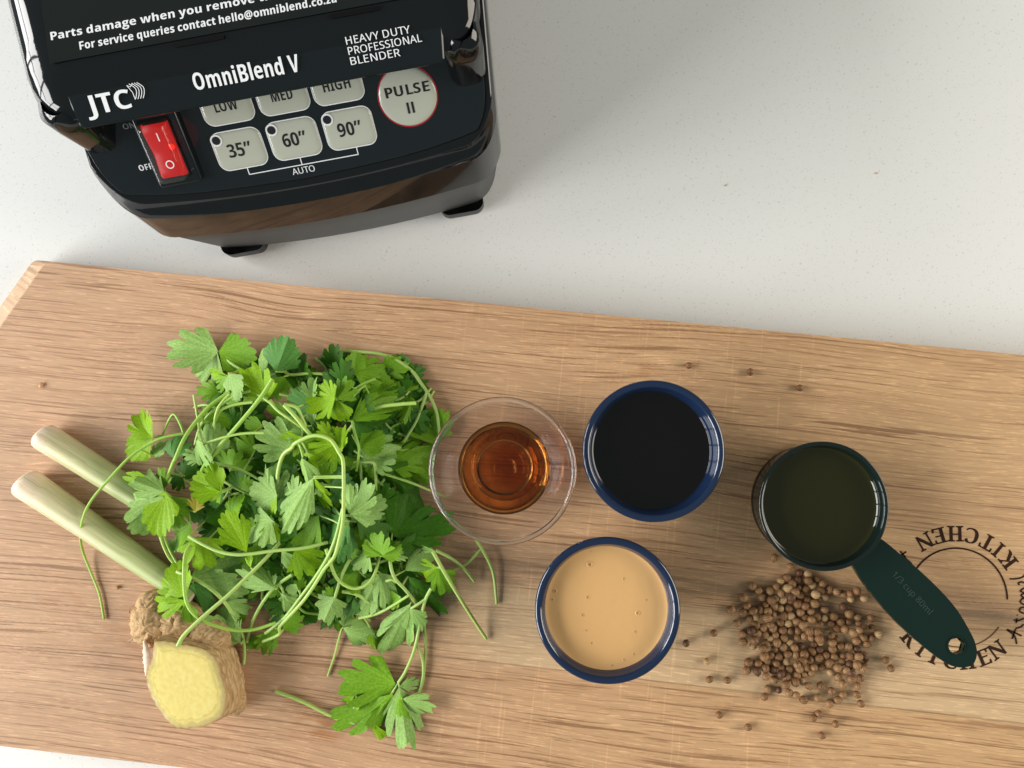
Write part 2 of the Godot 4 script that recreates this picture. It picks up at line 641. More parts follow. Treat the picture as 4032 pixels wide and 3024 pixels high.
func board() -> void:
	var m := mat(Color(1, 1, 1), 0.5, 0.4)
	var tex := wood_texture()
	m.albedo_texture = tex
	m.heightmap_enabled = true
	m.heightmap_texture = tex
	m.heightmap_scale = 0.018
	var t := thing("cutting_board", "long oak cutting board with a slanted end and a stamped kitchen logo", "cutting board")
	# the outline of the top and of the underside, clockwise as seen from above; the slanted end at the left has a wide bevel
	var top := PackedVector2Array([Vector2(-0.2907, -0.1010), Vector2(0.40, -0.0325), Vector2(0.372, 0.2505), Vector2(-0.33, 0.1800), Vector2(-0.352, 0.165), Vector2(-0.352, -0.008)])
	var low := PackedVector2Array([Vector2(-0.3085, -0.1052), Vector2(0.4015, -0.034), Vector2(0.3735, 0.252), Vector2(-0.3305, 0.1815), Vector2(-0.357, 0.166), Vector2(-0.367, -0.019)])
	var st := begin()
	var steps := [[0.0, 1.0, 0.0], [0.009, 1.0, 0.0], [0.0125, 0.93, 0.0], [0.0235, 0.10, 0.0], [0.0247, 0.03, 0.0005], [0.025, 0.0, 0.0015]]
	var corner := 5
	var ring_at := func(s: Array) -> PackedVector3Array:
		var r := PackedVector3Array()
		var n := top.size()
		var base := PackedVector2Array()
		for i in n:
			base.append(top[i].lerp(low[i], s[1]))
		for i in n:      # corners cut by a short arc
			var p := base[i]
			var a := (base[(i + n - 1) % n] - p).normalized()
			var b := (base[(i + 1) % n] - p).normalized()
			var rad := 0.004
			for k in corner:
				var f := float(k) / (corner - 1)
				var e := (p + a * rad).lerp(p, f).lerp(p.lerp(p + b * rad, f), f)
				r.append(Vector3(e.x, s[0], e.y))
		return r
	var rings := []
	for s in steps:
		rings.append(ring_at.call(s))
	# loft() sets uv from ring and point; here uv comes from the place on the board instead
	for i in rings.size() - 1:
		st.set_smooth_group(0 if i < 2 else (1 if i < 3 else 2))
		var n: int = rings[i].size()
		for j in n:
			var k := (j + 1) % n
			if i == 2 and j >= 5 * 5 + 2 and j <= 5 * 5 + 4:
				continue
			for v in [rings[i][k], rings[i + 1][j], rings[i + 1][k], rings[i][k], rings[i][j], rings[i + 1][j]]:
				board_vert(st, v)
	var cap := PackedVector2Array()
	for v in rings[-1]:
		cap.append(Vector2(v.x, v.z))
	var tri := Geometry2D.triangulate_polygon(cap)
	st.set_smooth_group(3)
	for i in range(0, tri.size(), 3):
		var a := cap[tri[i]]
		var b := cap[tri[i + 1]]
		var c := cap[tri[i + 2]]
		var order := [a, b, c] if (b - a).cross(c - a) > 0 else [a, c, b]
		for p in order:
			board_vert(st, Vector3(p.x, 0.025, p.y))
	obj("slab", finish(st), m, t)
	# the freshly cut bevel of the slanted end
	st = begin()
	for j in range(5 * 5 + 2, 5 * 5 + 5):
		var k := (j + 1) % (6 * corner)
		for v in [rings[2][k], rings[3][j], rings[3][k], rings[2][k], rings[2][j], rings[3][j]]:
			board_vert(st, v)
	var pale := m.duplicate()
	pale.albedo_color = Color(1.06, 1.10, 1.14)
	pale.uv1_scale = Vector3(1.0, 0.35, 1.0)
	pale.uv1_offset = Vector3(0.3, 0.52, 0)
	obj("end_bevel", finish(st), pale, t)
	# the burnt-in stamp: KITCHEN twice round a broken ring, handwriting at the right
	var mid := Vector3(0.242, BOARD + 0.0001, 0.094)
	var top_set := [126.0, 138.5, 150.0, 165.0, 180.0, 194.5, 209.0]
	var low_set := [-50.0, -36.0, -23.5, -8.5, 6.5, 21.5, 35.5]
	for half in 2:
		for i in 7:
			var phi := deg_to_rad(top_set[i] if half == 0 else low_set[i])
			var place := Transform3D(Basis(Vector3(cos(phi), 0, -sin(phi)), Vector3(-sin(phi), 0, -cos(phi)), Vector3.UP), mid + Vector3(sin(phi), 0, cos(phi)) * 0.0357)
			var wide: float = [0.0085, 0.0038, 0.0076, 0.0072, 0.0090, 0.0072, 0.0092][i]
			writing("stamp_letter", "KITCHEN"[i], serif, M.burn, t, place, -wide / 2, -0.0044, wide, 0.0088, 0.00012)
	var flat := Transform3D(Basis(Vector3.RIGHT, Vector3(0, 0, -1), Vector3.UP), Vector3(0, BOARD + 0.0001, 0))
	for part in [[148.0, 362.0, 0.0009], [36.0, 147.0, 0.0006]]:
		var arc := PackedVector2Array()
		for k in 49:
			var a := deg_to_rad(lerpf(part[0], part[1], k / 48.0))
			arc.append(Vector2(mid.x + cos(a) * 0.0276, -(mid.z + sin(a) * 0.0276)))
		obj("stamp_ring", ribbon(arc, part[2], 0.00012), M.burn if part[2] > 0.0007 else M.burn_faint, t).transform = flat
	var strokes := [[273.8,119.7,272.8,115.2,269.0,111.9,270.9,112.4,276.7,115.1], [271.4,116.8,273.6,111.3], [273.6,111.0,276.6,110.1,278.1,108.6], [272.9,106.3,275.2,106.7,278.6,105.3],
		[274.0,108.0,274.7,105.4], [274.5,103.5,274.9,103.8], [278.7,102.7,276.3,101.5,276.7,99.7,279.1,99.1], [279.2,97.9,276.8,96.4,278.1,94.3,279.6,94.6,277.3,92.5,279.4,91.3,277.0,90.2,279.6,88.3],
		[276.6,86.9,276.2,85.7,277.9,85.1,279.7,85.7], [271.4,83.4,274.1,83.4,278.0,82.7,280.2,80.9], [210.7,68.2,213.6,72.3,216.8,75.3], [211.1,70.5,214.0,68.6], [212.5,70.8,213.5,71.4]]
	for s in strokes:
		var pts := PackedVector2Array()
		for k in range(0, s.size(), 2):
			pts.append(Vector2(s[k], -s[k + 1]) * 0.001)
		var sm := []
		for p in pts:
			sm.append(p)
		pts = PackedVector2Array(smooth_profile(sm, 4))
		obj("stamp_handwriting", ribbon(pts, 0.0009, 0.00012), M.burn, t).transform = flat


func board_vert(st: SurfaceTool, v: Vector3) -> void:
	var p := to_board(v.x, v.z)
	var side := clampf(BOARD - v.y, 0.0, 0.02)
	vert(st, v, Vector2(p.x / 0.74 + 0.5, (p.y + side * 0.2) / 0.36 + 0.5))


# ------------------------------------------------------------------ the blender
func on_panel(x: float, s: float, lift := 0.0) -> Transform3D:
	return slope_place(PANEL_AT, PANEL_K, x, s, lift)


func on_visor(x: float, s: float, lift := 0.0) -> Transform3D:
	return slope_place(VISOR_AT, VISOR_K, x, s, lift)


func slope_place(at: Vector3, k: float, x: float, s: float, lift: float) -> Transform3D:
	var up := Vector3(0, k, -1).normalized()
	var out := Vector3(0, 1, k).normalized()
	return Transform3D(Basis(Vector3.RIGHT, up, out), at + Vector3(x, 0, 0) + up * s + out * lift)


func sloped(o: PackedVector2Array, at: Vector3, k: float, lift: float, most := 99.0) -> PackedVector3Array:
	var r := PackedVector3Array()
	for p in o:
		r.append(Vector3(p.x, minf(at.y + k * (at.z - p.y), most) + lift, p.y))
	return r


func shrink(o: PackedVector2Array, d: float) -> PackedVector2Array:
	var n := o.size()
	var out := PackedVector2Array()
	for i in n:
		var t := (o[(i + 1) % n] - o[(i + n - 1) % n]).normalized()
		out.append(o[i] + Vector2(-t.y, t.x) * d)
	return out


func pinch(ring: PackedVector3Array, f := 0.0) -> PackedVector3Array:
	var r := PackedVector3Array()
	for p in ring:
		r.append(Vector3(p.x * f, p.y, p.z))
	return r


func blender_base() -> void:
	var t := thing("blender", "glossy black blender motor base with push buttons and a lit red switch", "blender", Vector3(-0.1079, 0, -0.1162))
	t.rotation.y = deg_to_rad(10.1)
	var back := -0.235
	# lower shell, with a lug and a rubber foot at each corner
	var st := begin()
	var o0 := outline(0.0885, -0.0125, back, 0.015, 0.0065)
	var o1 := outline(0.0912, -0.0105, back - 0.001, 0.015, 0.0065)
	var o2 := outline(0.0946, -0.0028, back - 0.003, 0.0145, 0.0070)
	loft(st, [pinch(level(o0, 0.012)), level(shrink(o0, 0.004), 0.012), level(o0, 0.0125), level(o1, 0.016), level(o2, 0.0735), level(shrink(o2, 0.0006), 0.0744), level(shrink(o2, 0.003), 0.0748)], true, [1, 4])
	obj("lower_shell", finish(st), M.grey_plastic, t)
	for sx in [-1, 1]:
		for sz in [-0.0165, back + 0.03]:
			var lug := prism(round_rect(0.027, 0.021, 0.006), 0.0085, 0.001)
			var g := obj("lug", lug, M.grey_plastic, t)
			g.transform = Transform3D(Basis(Vector3.RIGHT, Vector3(0, 0, 1), Vector3.DOWN), Vector3(sx * 0.0685, 0.0125, sz + 0.0012))
			var f := obj("foot", lathe([Vector2(0, 0.0), Vector2(0.0062, 0.0), Vector2(0.0070, 0.001), Vector2(0.0070, 0.0045)], 32), M.rubber, t)
			f.position = Vector3(sx * 0.0690, 0, sz)
	# upper body, its top slanting back as the control panel
	var s0 := outline(0.0946, -0.0026, back - 0.003, 0.0145, 0.0070)
	var s1 := outline(0.0956, -0.0016, back - 0.004, 0.0145, 0.0070)
	var s2 := outline(0.0953, -0.0040, back - 0.002, 0.0150, 0.0067)
	var s3 := outline(0.0945, -0.0080, back, 0.016, 0.0057)
	st = begin()
	var e0 := sloped(s3, PANEL_AT, PANEL_K, -0.0012, 0.150)
	var e1 := sloped(shrink(s3, 0.0003), PANEL_AT, PANEL_K, -0.0003, 0.150)
	var e2 := sloped(shrink(s3, 0.0011), PANEL_AT, PANEL_K, 0.0, 0.150)
	var mid := PackedVector3Array()
	var high := PackedVector3Array()
	for i in s2.size():
		mid.append(Vector3(s2[i].x, lerpf(0.0762, e0[i].y, 0.80), s2[i].y))
		high.append(Vector3(s3[i].x * 1.004, lerpf(0.0762, e0[i].y, 0.93), lerpf(s2[i].y, s3[i].y, 0.5)))
	loft(st, [level(shrink(s0, 0.003), 0.0735), level(shrink(s0, 0.0004), 0.0755), level(s1, 0.0764), mid, high, e0, e1, e2, pinch(e2)], true, [1, 2, 3, 7])
	obj("body", finish(st), M.black_gloss, t)
	# the printed film that covers the panel
	var edge := PackedVector2Array()
	var half := smooth_profile([Vector2(0.0930, 0.060), Vector2(0.0932, 0.045), Vector2(0.0926, 0.0205), Vector2(0.0880, 0.0066), Vector2(0.0806, 0.0024), Vector2(0.049, -0.0021), Vector2(0.0, -0.0043)], 4)
	for p in half:
		edge.append(p)
	for i in range(half.size() - 2, -1, -1):
		edge.append(Vector2(-half[i].x, half[i].y))
	var rim := PackedVector2Array()
	for p in edge:
		rim.append(Vector2(p.x * 1.006, p.y - 0.0005))
	obj("panel_groove", prism(rim, 0.0003), M.black_matt, t).transform = on_panel(0, 0, 0)
	var panel := obj("control_panel", prism(edge, 0.0007, 0.0002), M.panel, t)
	panel.transform = on_panel(0, 0, 0)
	var face := 0.0007
	# push buttons
	for b in [["35”", -0.0253, 0.0146], ["60”", 0.0009, 0.0148], ["90”", 0.0272, 0.0149], ["LOW", -0.0243, 0.0354], ["MED", 0.0015, 0.0355], ["HIGH", 0.0268, 0.0356]]:
		var o := obj("button", button_mesh(round_rect(0.0229, 0.0174, 0.0042)), M.button, t)
		o.transform = on_panel(b[1], b[2], face)
		obj("border", border_mesh(round_rect(0.0237, 0.0182, 0.0046), 0.00055), M.print_white, o)
		if b[0].length() == 3 and b[0].ends_with("”"):
			writing("lettering", b[0], bold, M.print_dark, o, Transform3D(Basis(), Vector3(0, 0, 0.0011)), -0.0054, -0.0030, 0.0112, 0.0062, 0.00015)
			obj("indicator_ring", prism(disc(0.0027, -0.0088, 0.0058), 0.00125), M.print_white, o)
			obj("indicator", prism(disc(0.0019, -0.0088, 0.0058), 0.0014), M.print_dark, o)
		else:
			var w: float = {"LOW": 0.0105, "MED": 0.0098, "HIGH": 0.0125}[b[0]]
			writing("lettering", b[0], bold, M.print_dark, o, Transform3D(Basis(), Vector3(0, 0, 0.0011)), -w / 2, -0.0031, w, 0.0047, 0.00015)
	var pulse := obj("pulse_button", button_mesh(disc(0.0133, 0, 0, 56)), M.button, t)
	pulse.transform = on_panel(0.0572, 0.0243, face)
	obj("border", border_mesh(disc(0.0139, 0, 0, 56), 0.0007), M.red_print, pulse)
	writing("lettering", "PULSE", bold, M.print_dark, pulse, Transform3D(Basis(), Vector3(0, 0, 0.0011)), -0.0098, 0.0008, 0.0204, 0.0045, 0.00015)
	for x in [-0.0009, 0.0013]:
		obj("lettering", prism(round_rect(0.0010, 0.0050, 0.0002), 0.00015), M.print_dark, pulse).transform = Transform3D(Basis(), Vector3(x, -0.0050, 0.0011))
	# the bracket that joins the three timed buttons
	var lines := [[-0.0250, 0.0056, -0.0250, 0.0023], [-0.0252, 0.0023, 0.0282, 0.0024], [0.0280, 0.0024, 0.0280, 0.0058], [0.0007, 0.0057, 0.0007, 0.0024]]
	for l in lines:
		obj("printed_line", ribbon(PackedVector2Array([Vector2(l[0], l[1]), Vector2(l[2], l[3])]), 0.00042, 0.00008), M.print_white, t).transform = on_panel(0, 0, face)
	writing("panel_lettering", "AUTO", sans, M.print_white, t, on_panel(0, 0, face), -0.0050, -0.0017, 0.0109, 0.0030, 0.0001)
	writing("panel_lettering", "OFF", bold, M.print_white, t, on_panel(0, 0, face), -0.0738, 0.0129, 0.0064, 0.0027, 0.0001)
	writing("panel_lettering", "ON", sans, M.print_grey, t, on_panel(0, 0, face), -0.0727, 0.0322, 0.0052, 0.0024, 0.0001)
	# the rocker switch under its clear cover
	var frame := obj("switch_frame", prism(round_rect(0.0205, 0.0340, 0.0018), 0.0034, 0.0010), M.black_satin, t)
	frame.transform = on_panel(-0.0566, 0.0210, face)
	obj("switch_well", prism(round_rect(0.0146, 0.0276, 0.0008), 0.0002), M.black_matt, frame).transform = Transform3D(Basis(), Vector3(-0.0006, 0.0006, 0.0035))
	st = begin()
	var rk := []
	for k in 13:
		var f := k / 12.0
		var y := lerpf(-0.0122, 0.0122, f)
		var z := 0.0052 + 0.0026 * absf(f - 0.45) * 2.0 + (-0.0012 if k in [0, 12] else 0.0)
		rk.append(PackedVector3Array([Vector3(0.0058, y, 0.0036), Vector3(0.0058, y, z - 0.0006), Vector3(0.0050, y, z), Vector3(-0.0050, y, z), Vector3(-0.0058, y, z - 0.0006), Vector3(-0.0058, y, 0.0036)]))
	loft(st, rk)
	var rocker := obj("switch_lamp", finish(st), M.lamp_red, t)
	rocker.transform = on_panel(-0.0568, 0.0214, face)
	obj("lettering", border_mesh(disc(0.0019, 0.0002, -0.0064), 0.00045), M.print_white, rocker).position.z = 0.0065
	obj("lettering", prism(round_rect(0.0005, 0.0038, 0.0002, 0.0002, 0.0064), 0.0002), M.print_white, rocker).position.z = 0.0071
	var hot := mat(Color(0.3, 0.01, 0.004), 0.4, 0.3)
	hot.emission_enabled = true
	hot.emission = Color(1.0, 0.10, 0.015)
	hot.emission_energy_multiplier = 1.1
	var spot := obj("bulb_glow", lathe(smooth_profile([Vector2(0, -0.0020), Vector2(0.0013, -0.0012), Vector2(0.0016, 0.0), Vector2(0.0013, 0.0012), Vector2(0, 0.0020)], 4), 20), hot, rocker)
	spot.position = Vector3(0.0038, 0.0012, 0.0047)
	var glow := OmniLight3D.new()
	glow.name = "switch_light"
	glow.light_color = Color(1.0, 0.12, 0.05)
	glow.light_energy = 0.00003
	glow.light_size = 0.002
	glow.omni_range = 4.0
	glow.omni_attenuation = 2.0
	glow.shadow_enabled = true
	t.add_child(glow)
	glow.transform = on_panel(-0.0535, 0.0235, face + 0.0098)
	st = begin()
	var cv := []
	for e in [[0.0, 0.0034], [0.0, 0.0100], [0.0006, 0.0112], [0.0016, 0.0118]]:
		var ring := PackedVector3Array()
		var pr := round_rect(0.0128 - e[0] * 2, 0.0272 - e[0] * 2, 0.0022, 0, 0)
		pr.reverse()
		for p in pr:
			ring.append(Vector3(p.x, p.y, e[1]))
		cv.append(ring)
	loft(st, cv)
	var last := PackedVector2Array()
	for p in cv[-1]:
		last.append(Vector2(p.x, p.y))
	flat_cap(st, last, 0.0118, 1)
	obj("switch_cover", finish(st), M.clear, t).transform = on_panel(-0.0570, 0.0212, face)
	# the top: corner posts, hood and the printed visor at its front
	st = begin()
	var top := []
	for e in [[0.1583, 0.0946, -0.0285], [0.1588, 0.0948, -0.0285], [0.163, 0.0942, -0.0340], [0.1665, 0.0922, -0.0415], [0.1685, 0.0890, -0.0460], [0.1697, 0.0850, -0.0488], [0.1701, 0.0800, -0.0510]]:
		top.append(level(outline(e[1], e[2], back - 0.001 + maxf(0, 0.0948 - e[1]), 0.0135, 0.0), e[0]))
	var skirt := PackedVector3Array()      # behind the opening the hood comes down over the body
	for p in top[0]:
		skirt.append(Vector3(p.x, 0.144 if p.z < -0.062 else 0.1583, p.z))
	top.push_front(skirt)
	top.push_front(pinch(skirt))
	top.append(pinch(top[-1]))
	loft(st, top, true, [1, 2, 9])
	obj("hood", finish(st), M.black_gloss, t)
	for sx in [-1, 1]:
		st = begin()
		var ps := []
		for e in [[0.112, 0.0005], [0.148, 0.0], [0.159, 0.0003], [0.1615, 0.003]]:
			var ring := PackedVector3Array()
			var pr := round_rect(0.0174 - e[1] * 2, 0.040, 0.0062, sx * 0.0862, -0.0472 - e[1])
			for p in pr:
				ring.append(Vector3(p.x, e[0], p.y))
			ps.append(ring)
		loft(st, ps)
		obj("corner_post", finish(st), M.black_gloss, t)
	var vo := outline(0.0778, -0.0238, -0.075, 0.0022, 0.0)
	st = begin()
	var v0 := level(shrink(vo, 0.0005), 0.1586)
	var v1 := level(vo, 0.1589)
	var v2 := sloped(vo, VISOR_AT, VISOR_K, -0.0006, 0.1698)
	var v3 := sloped(shrink(vo, 0.0006), VISOR_AT, VISOR_K, 0.0, 0.1698)
	loft(st, [pinch(v0), v0, v1, v2, v3, pinch(v3)], true, [1, 3, 4])
	obj("visor", finish(st), M.black_satin, t)
	writing("visor_lettering", "JTC", bold, M.print_white, t, on_visor(0, 0), -0.0726, 0.0040, 0.0191, 0.0074)
	writing("visor_lettering", "OmniBlend V", bold, M.print_white, t, on_visor(0, 0), -0.0263, 0.0060, 0.0446, 0.0066)
	writing("visor_lettering", "HEAVY DUTY", sans, M.print_white, t, on_visor(0, 0), 0.0392, 0.0126, 0.0268, 0.0029)
	writing("visor_lettering", "PROFESSIONAL", sans, M.print_white, t, on_visor(0, 0), 0.0392, 0.0087, 0.0308, 0.0029)
	writing("visor_lettering", "BLENDER", sans, M.print_white, t, on_visor(0, 0), 0.0392, 0.0048, 0.0209, 0.0029)
	for k in 4:      # the waving sheets beside the letters
		var x := -0.0514 + k * 0.0011
		var curve := smooth_profile([Vector2(x - 0.0008, 0.0130), Vector2(x + 0.0012, 0.0110), Vector2(x + 0.0010, 0.0088), Vector2(x - 0.0002, 0.0068)], 4)
		obj("visor_emblem", ribbon(PackedVector2Array(curve), 0.00028, 0.0001), M.print_white, t).transform = on_visor(0, 0)
	for l in [[-0.0533, 0.0126, -0.0520, 0.0118, -0.0506, 0.0130], [-0.0533, 0.0126, -0.0518, 0.0096, -0.0516, 0.0068]]:
		obj("visor_emblem", ribbon(PackedVector2Array([Vector2(l[0], l[1]), Vector2(l[2], l[3]), Vector2(l[4], l[5])]), 0.00028, 0.0001), M.print_white, t).transform = on_visor(0, 0)
	for x in [-0.0193, 0.0452]:
		var slot := obj("slot", prism(round_rect(0.0210, 0.0016, 0.0007), 0.0002), M.black_matt, t)
		slot.transform = on_visor(x, 0.0238)
	var flat := Transform3D(Basis(Vector3.RIGHT, Vector3(0, 0, -1), Vector3.UP), Vector3(0, 0.1701, 0))
	obj("sticker", prism(round_rect(0.1620, 0.0300, 0.0008, 0.0002, 0.0625), 0.00015), M.sticker, t).transform = flat
	flat.origin.y += 0.00015
	writing("sticker_lettering", "Parts damage when you remove the jug", bold, M.print_white, t, flat, -0.0788, 0.0571, 0.1050, 0.0034, 0.0001)
	writing("sticker_lettering", "For service queries contact hello@omniblend.co.za", bold, M.print_white, t, flat, -0.0676, 0.0509, 0.1065, 0.0034, 0.0001)


func button_mesh(o: PackedVector2Array) -> ArrayMesh:      # a low dome
	if area_of(o) > 0:
		o.reverse()
	var c := Vector2.ZERO
	var st := begin()
	var rings := []
	for e in [[1.0, 0.0], [1.0, 0.0002], [0.985, 0.0005], [0.93, 0.00085], [0.80, 0.00102], [0.5, 0.0011], [0.0, 0.0011]]:
		var r := PackedVector3Array()
		for p in o:
			r.append(Vector3(c.x + p.x * e[0], c.y + p.y * e[0], e[1]))
		rings.append(r)
	loft(st, rings)
	return finish(st)


func border_mesh(o: PackedVector2Array, width: float) -> ArrayMesh:
	if area_of(o) > 0:
		o.reverse()
	var i := inset(o, width)
	var st := begin()
	var rings := []
	for e in [[o, 0.0], [o, 0.00025], [i, 0.00025], [i, 0.0]]:
		var r := PackedVector3Array()
		for p in e[0]:
			r.append(Vector3(p.x, p.y, e[1]))
		rings.append(r)
	loft(st, rings, true, [1, 2])
	return finish(st)


# ------------------------------------------------------------------ the bowls
func glass_bowl() -> void:
	var at := Vector3(-0.0147, BOARD, 0.0209)
	var t := thing("glass_bowl", "small clear glass bowl of amber syrup beside the coriander", "bowl", at)
	var outer := smooth_profile([Vector2(0.0, 0.0028), Vector2(0.010, 0.0024), Vector2(0.0165, 0.0012), Vector2(0.0185, 0.0), Vector2(0.0200, 0.0012), Vector2(0.0208, 0.0040), Vector2(0.0245, 0.0095), Vector2(0.0290, 0.0190), Vector2(0.0335, 0.0310), Vector2(0.0368, 0.0425), Vector2(0.0379, 0.0446), Vector2(0.0376, 0.0456), Vector2(0.0363, 0.0452)], 4)
	var inner := smooth_profile([Vector2(0.0363, 0.0452), Vector2(0.0345, 0.0405), Vector2(0.0312, 0.0300), Vector2(0.0268, 0.0185), Vector2(0.0215, 0.0092), Vector2(0.0150, 0.0058), Vector2(0.0, 0.0050)], 4)
	var all := outer.duplicate()
	for i in range(1, inner.size()):
		all.append(inner[i])
	obj("bowl_wall", lathe(all, 96), M.pane, t)
	obj("foot_ring", lathe(smooth_profile([Vector2(0.0168, 0.0014), Vector2(0.0172, 0.0004), Vector2(0.0185, 0.0002), Vector2(0.0197, 0.0012), Vector2(0.0200, 0.0034), Vector2(0.0187, 0.0044), Vector2(0.0172, 0.0034), Vector2(0.0168, 0.0014)], 4), 96), M.glass, t)
	obj("rim", lathe(smooth_profile([Vector2(0.0359, 0.0446), Vector2(0.0363, 0.0434), Vector2(0.0373, 0.0430), Vector2(0.0384, 0.0436), Vector2(0.0386, 0.0450), Vector2(0.0377, 0.0460), Vector2(0.0365, 0.0458), Vector2(0.0359, 0.0446)], 3), 96), M.glass, t)
	var liquid := [Vector2(0.0, 0.0052), Vector2(0.0150, 0.0056), Vector2(0.0158, 0.0098), Vector2(0.0172, 0.0104), Vector2(0.0184, 0.0076), Vector2(0.0217, 0.0092), Vector2(0.0250, 0.0148), Vector2(0.0259, 0.0164), Vector2(0.0255, 0.0161), Vector2(0.0240, 0.0158), Vector2(0.0, 0.0158)]
	var o := obj("syrup", lathe(liquid, 96, [8]), M.amber)
	o.position = at
	tag(o, "clear amber syrup lying in the glass bowl", "syrup")


func ramekins() -> void:
	var profile := smooth_profile([Vector2(0.0, 0.0022), Vector2(0.020, 0.0018), Vector2(0.0250, 0.0), Vector2(0.0272, 0.0012), Vector2(0.0290, 0.010), Vector2(0.0318, 0.022), Vector2(0.0338, 0.0320), Vector2(0.0352, 0.0350), Vector2(0.0368, 0.0368), Vector2(0.0374, 0.0385), Vector2(0.0368, 0.0399), Vector2(0.0350, 0.0403), Vector2(0.0336, 0.0394), Vector2(0.0327, 0.0372), Vector2(0.0318, 0.0340), Vector2(0.0300, 0.0200), Vector2(0.0270, 0.006), Vector2(0.0, 0.0048)], 4)
	var shape := lathe(profile, 112)
	var spots := [[Vector3(0.0648, BOARD, 0.0106), "navy blue ceramic ramekin holding black sauce", 1.0], [Vector3(0.0401, BOARD, 0.0934), "navy blue ceramic ramekin holding tan peanut sauce", 1.012]]
	var first: MeshInstance3D
	for s in spots:
		var o: MeshInstance3D
		if first == null:
			o = obj("ramekin", shape, M.navy)
			first = o
		else:
			o = first.duplicate()
			o.name = numbered("ramekin")
			add_child(o, true)
		o.position = s[0]
		o.scale = Vector3(s[2], 1, s[2])
		tag(o, s[1], "ramekin", "navy ramekins")
	var soy := obj("dark_sauce", lathe([Vector2(0.0, 0.026), Vector2(0.0300, 0.026), Vector2(0.0322, 0.0324), Vector2(0.0317, 0.0316), Vector2(0.0309, 0.0311), Vector2(0.0294, 0.0309), Vector2(0.0, 0.0309)], 112, [1, 2]), M.soy)
	soy.position = spots[0][0]
	tag(soy, "glossy black soy sauce in the ramekin", "sauce")
	# thick sauce: a faintly uneven surface with a few burst bubbles
	var no := noise(31, 3)
	var st := begin()
	var rings := []
	for k in 33:
		var r := 0.0325 * (1.0 - k / 32.0)
		var ring := PackedVector3Array()
		for j in 96:
			var a := TAU * j / 96
			var y := 0.0332 + 0.00010 * no.get_noise_2d(cos(a) * r * 70, sin(a) * r * 70) + 0.0007 * pow(r / 0.0325, 24.0)
			ring.append(Vector3(cos(a) * r, y, sin(a) * r))
		rings.append(ring)
	loft(st, rings)
	var t := thing("peanut_sauce", "thick tan peanut sauce with small bubbles in the ramekin", "sauce", spots[1][0])
	obj("surface", finish(st), M.peanut, t)
	var dots := [[-0.0125, 0.0040, 0.0007], [-0.0107, 0.0120, 0.0005], [0.0165, 0.0028, 0.0009], [-0.0098, -0.0052, 0.0008], [-0.0285, -0.0040, 0.0006], [-0.0272, -0.0085, 0.0008], [0.0092, -0.0150, 0.0005], [0.0150, 0.0125, 0.0006], [-0.0078, 0.0185, 0.0006], [0.0030, 0.0300, 0.0006], [0.0090, 0.0270, 0.0005], [-0.0205, 0.0235, 0.0005], [-0.0085, -0.0225, 0.0013], [0.0210, -0.0040, 0.0004], [0.0142, 0.0240, 0.0005], [-0.0080, -0.0295, 0.0005]]
	for d in dots:
		var b := obj("bubble", lathe([Vector2(d[2] * 1.5, 0.0), Vector2(d[2] * 1.15, d[2] * 0.28), Vector2(d[2] * 0.8, d[2] * 0.25), Vector2(d[2] * 0.5, -d[2] * 0.2)], 14), M.peanut, t)
		b.position = Vector3(d[0], 0.03320, d[1])
		var pit := obj("bubble_pit", lathe([Vector2(d[2] * 0.75, 0.0), Vector2(d[2] * 0.4, 0.00003), Vector2(0, 0.00003)], 12), M.peanut_dark, b)
		pit.position.y = 0.00012


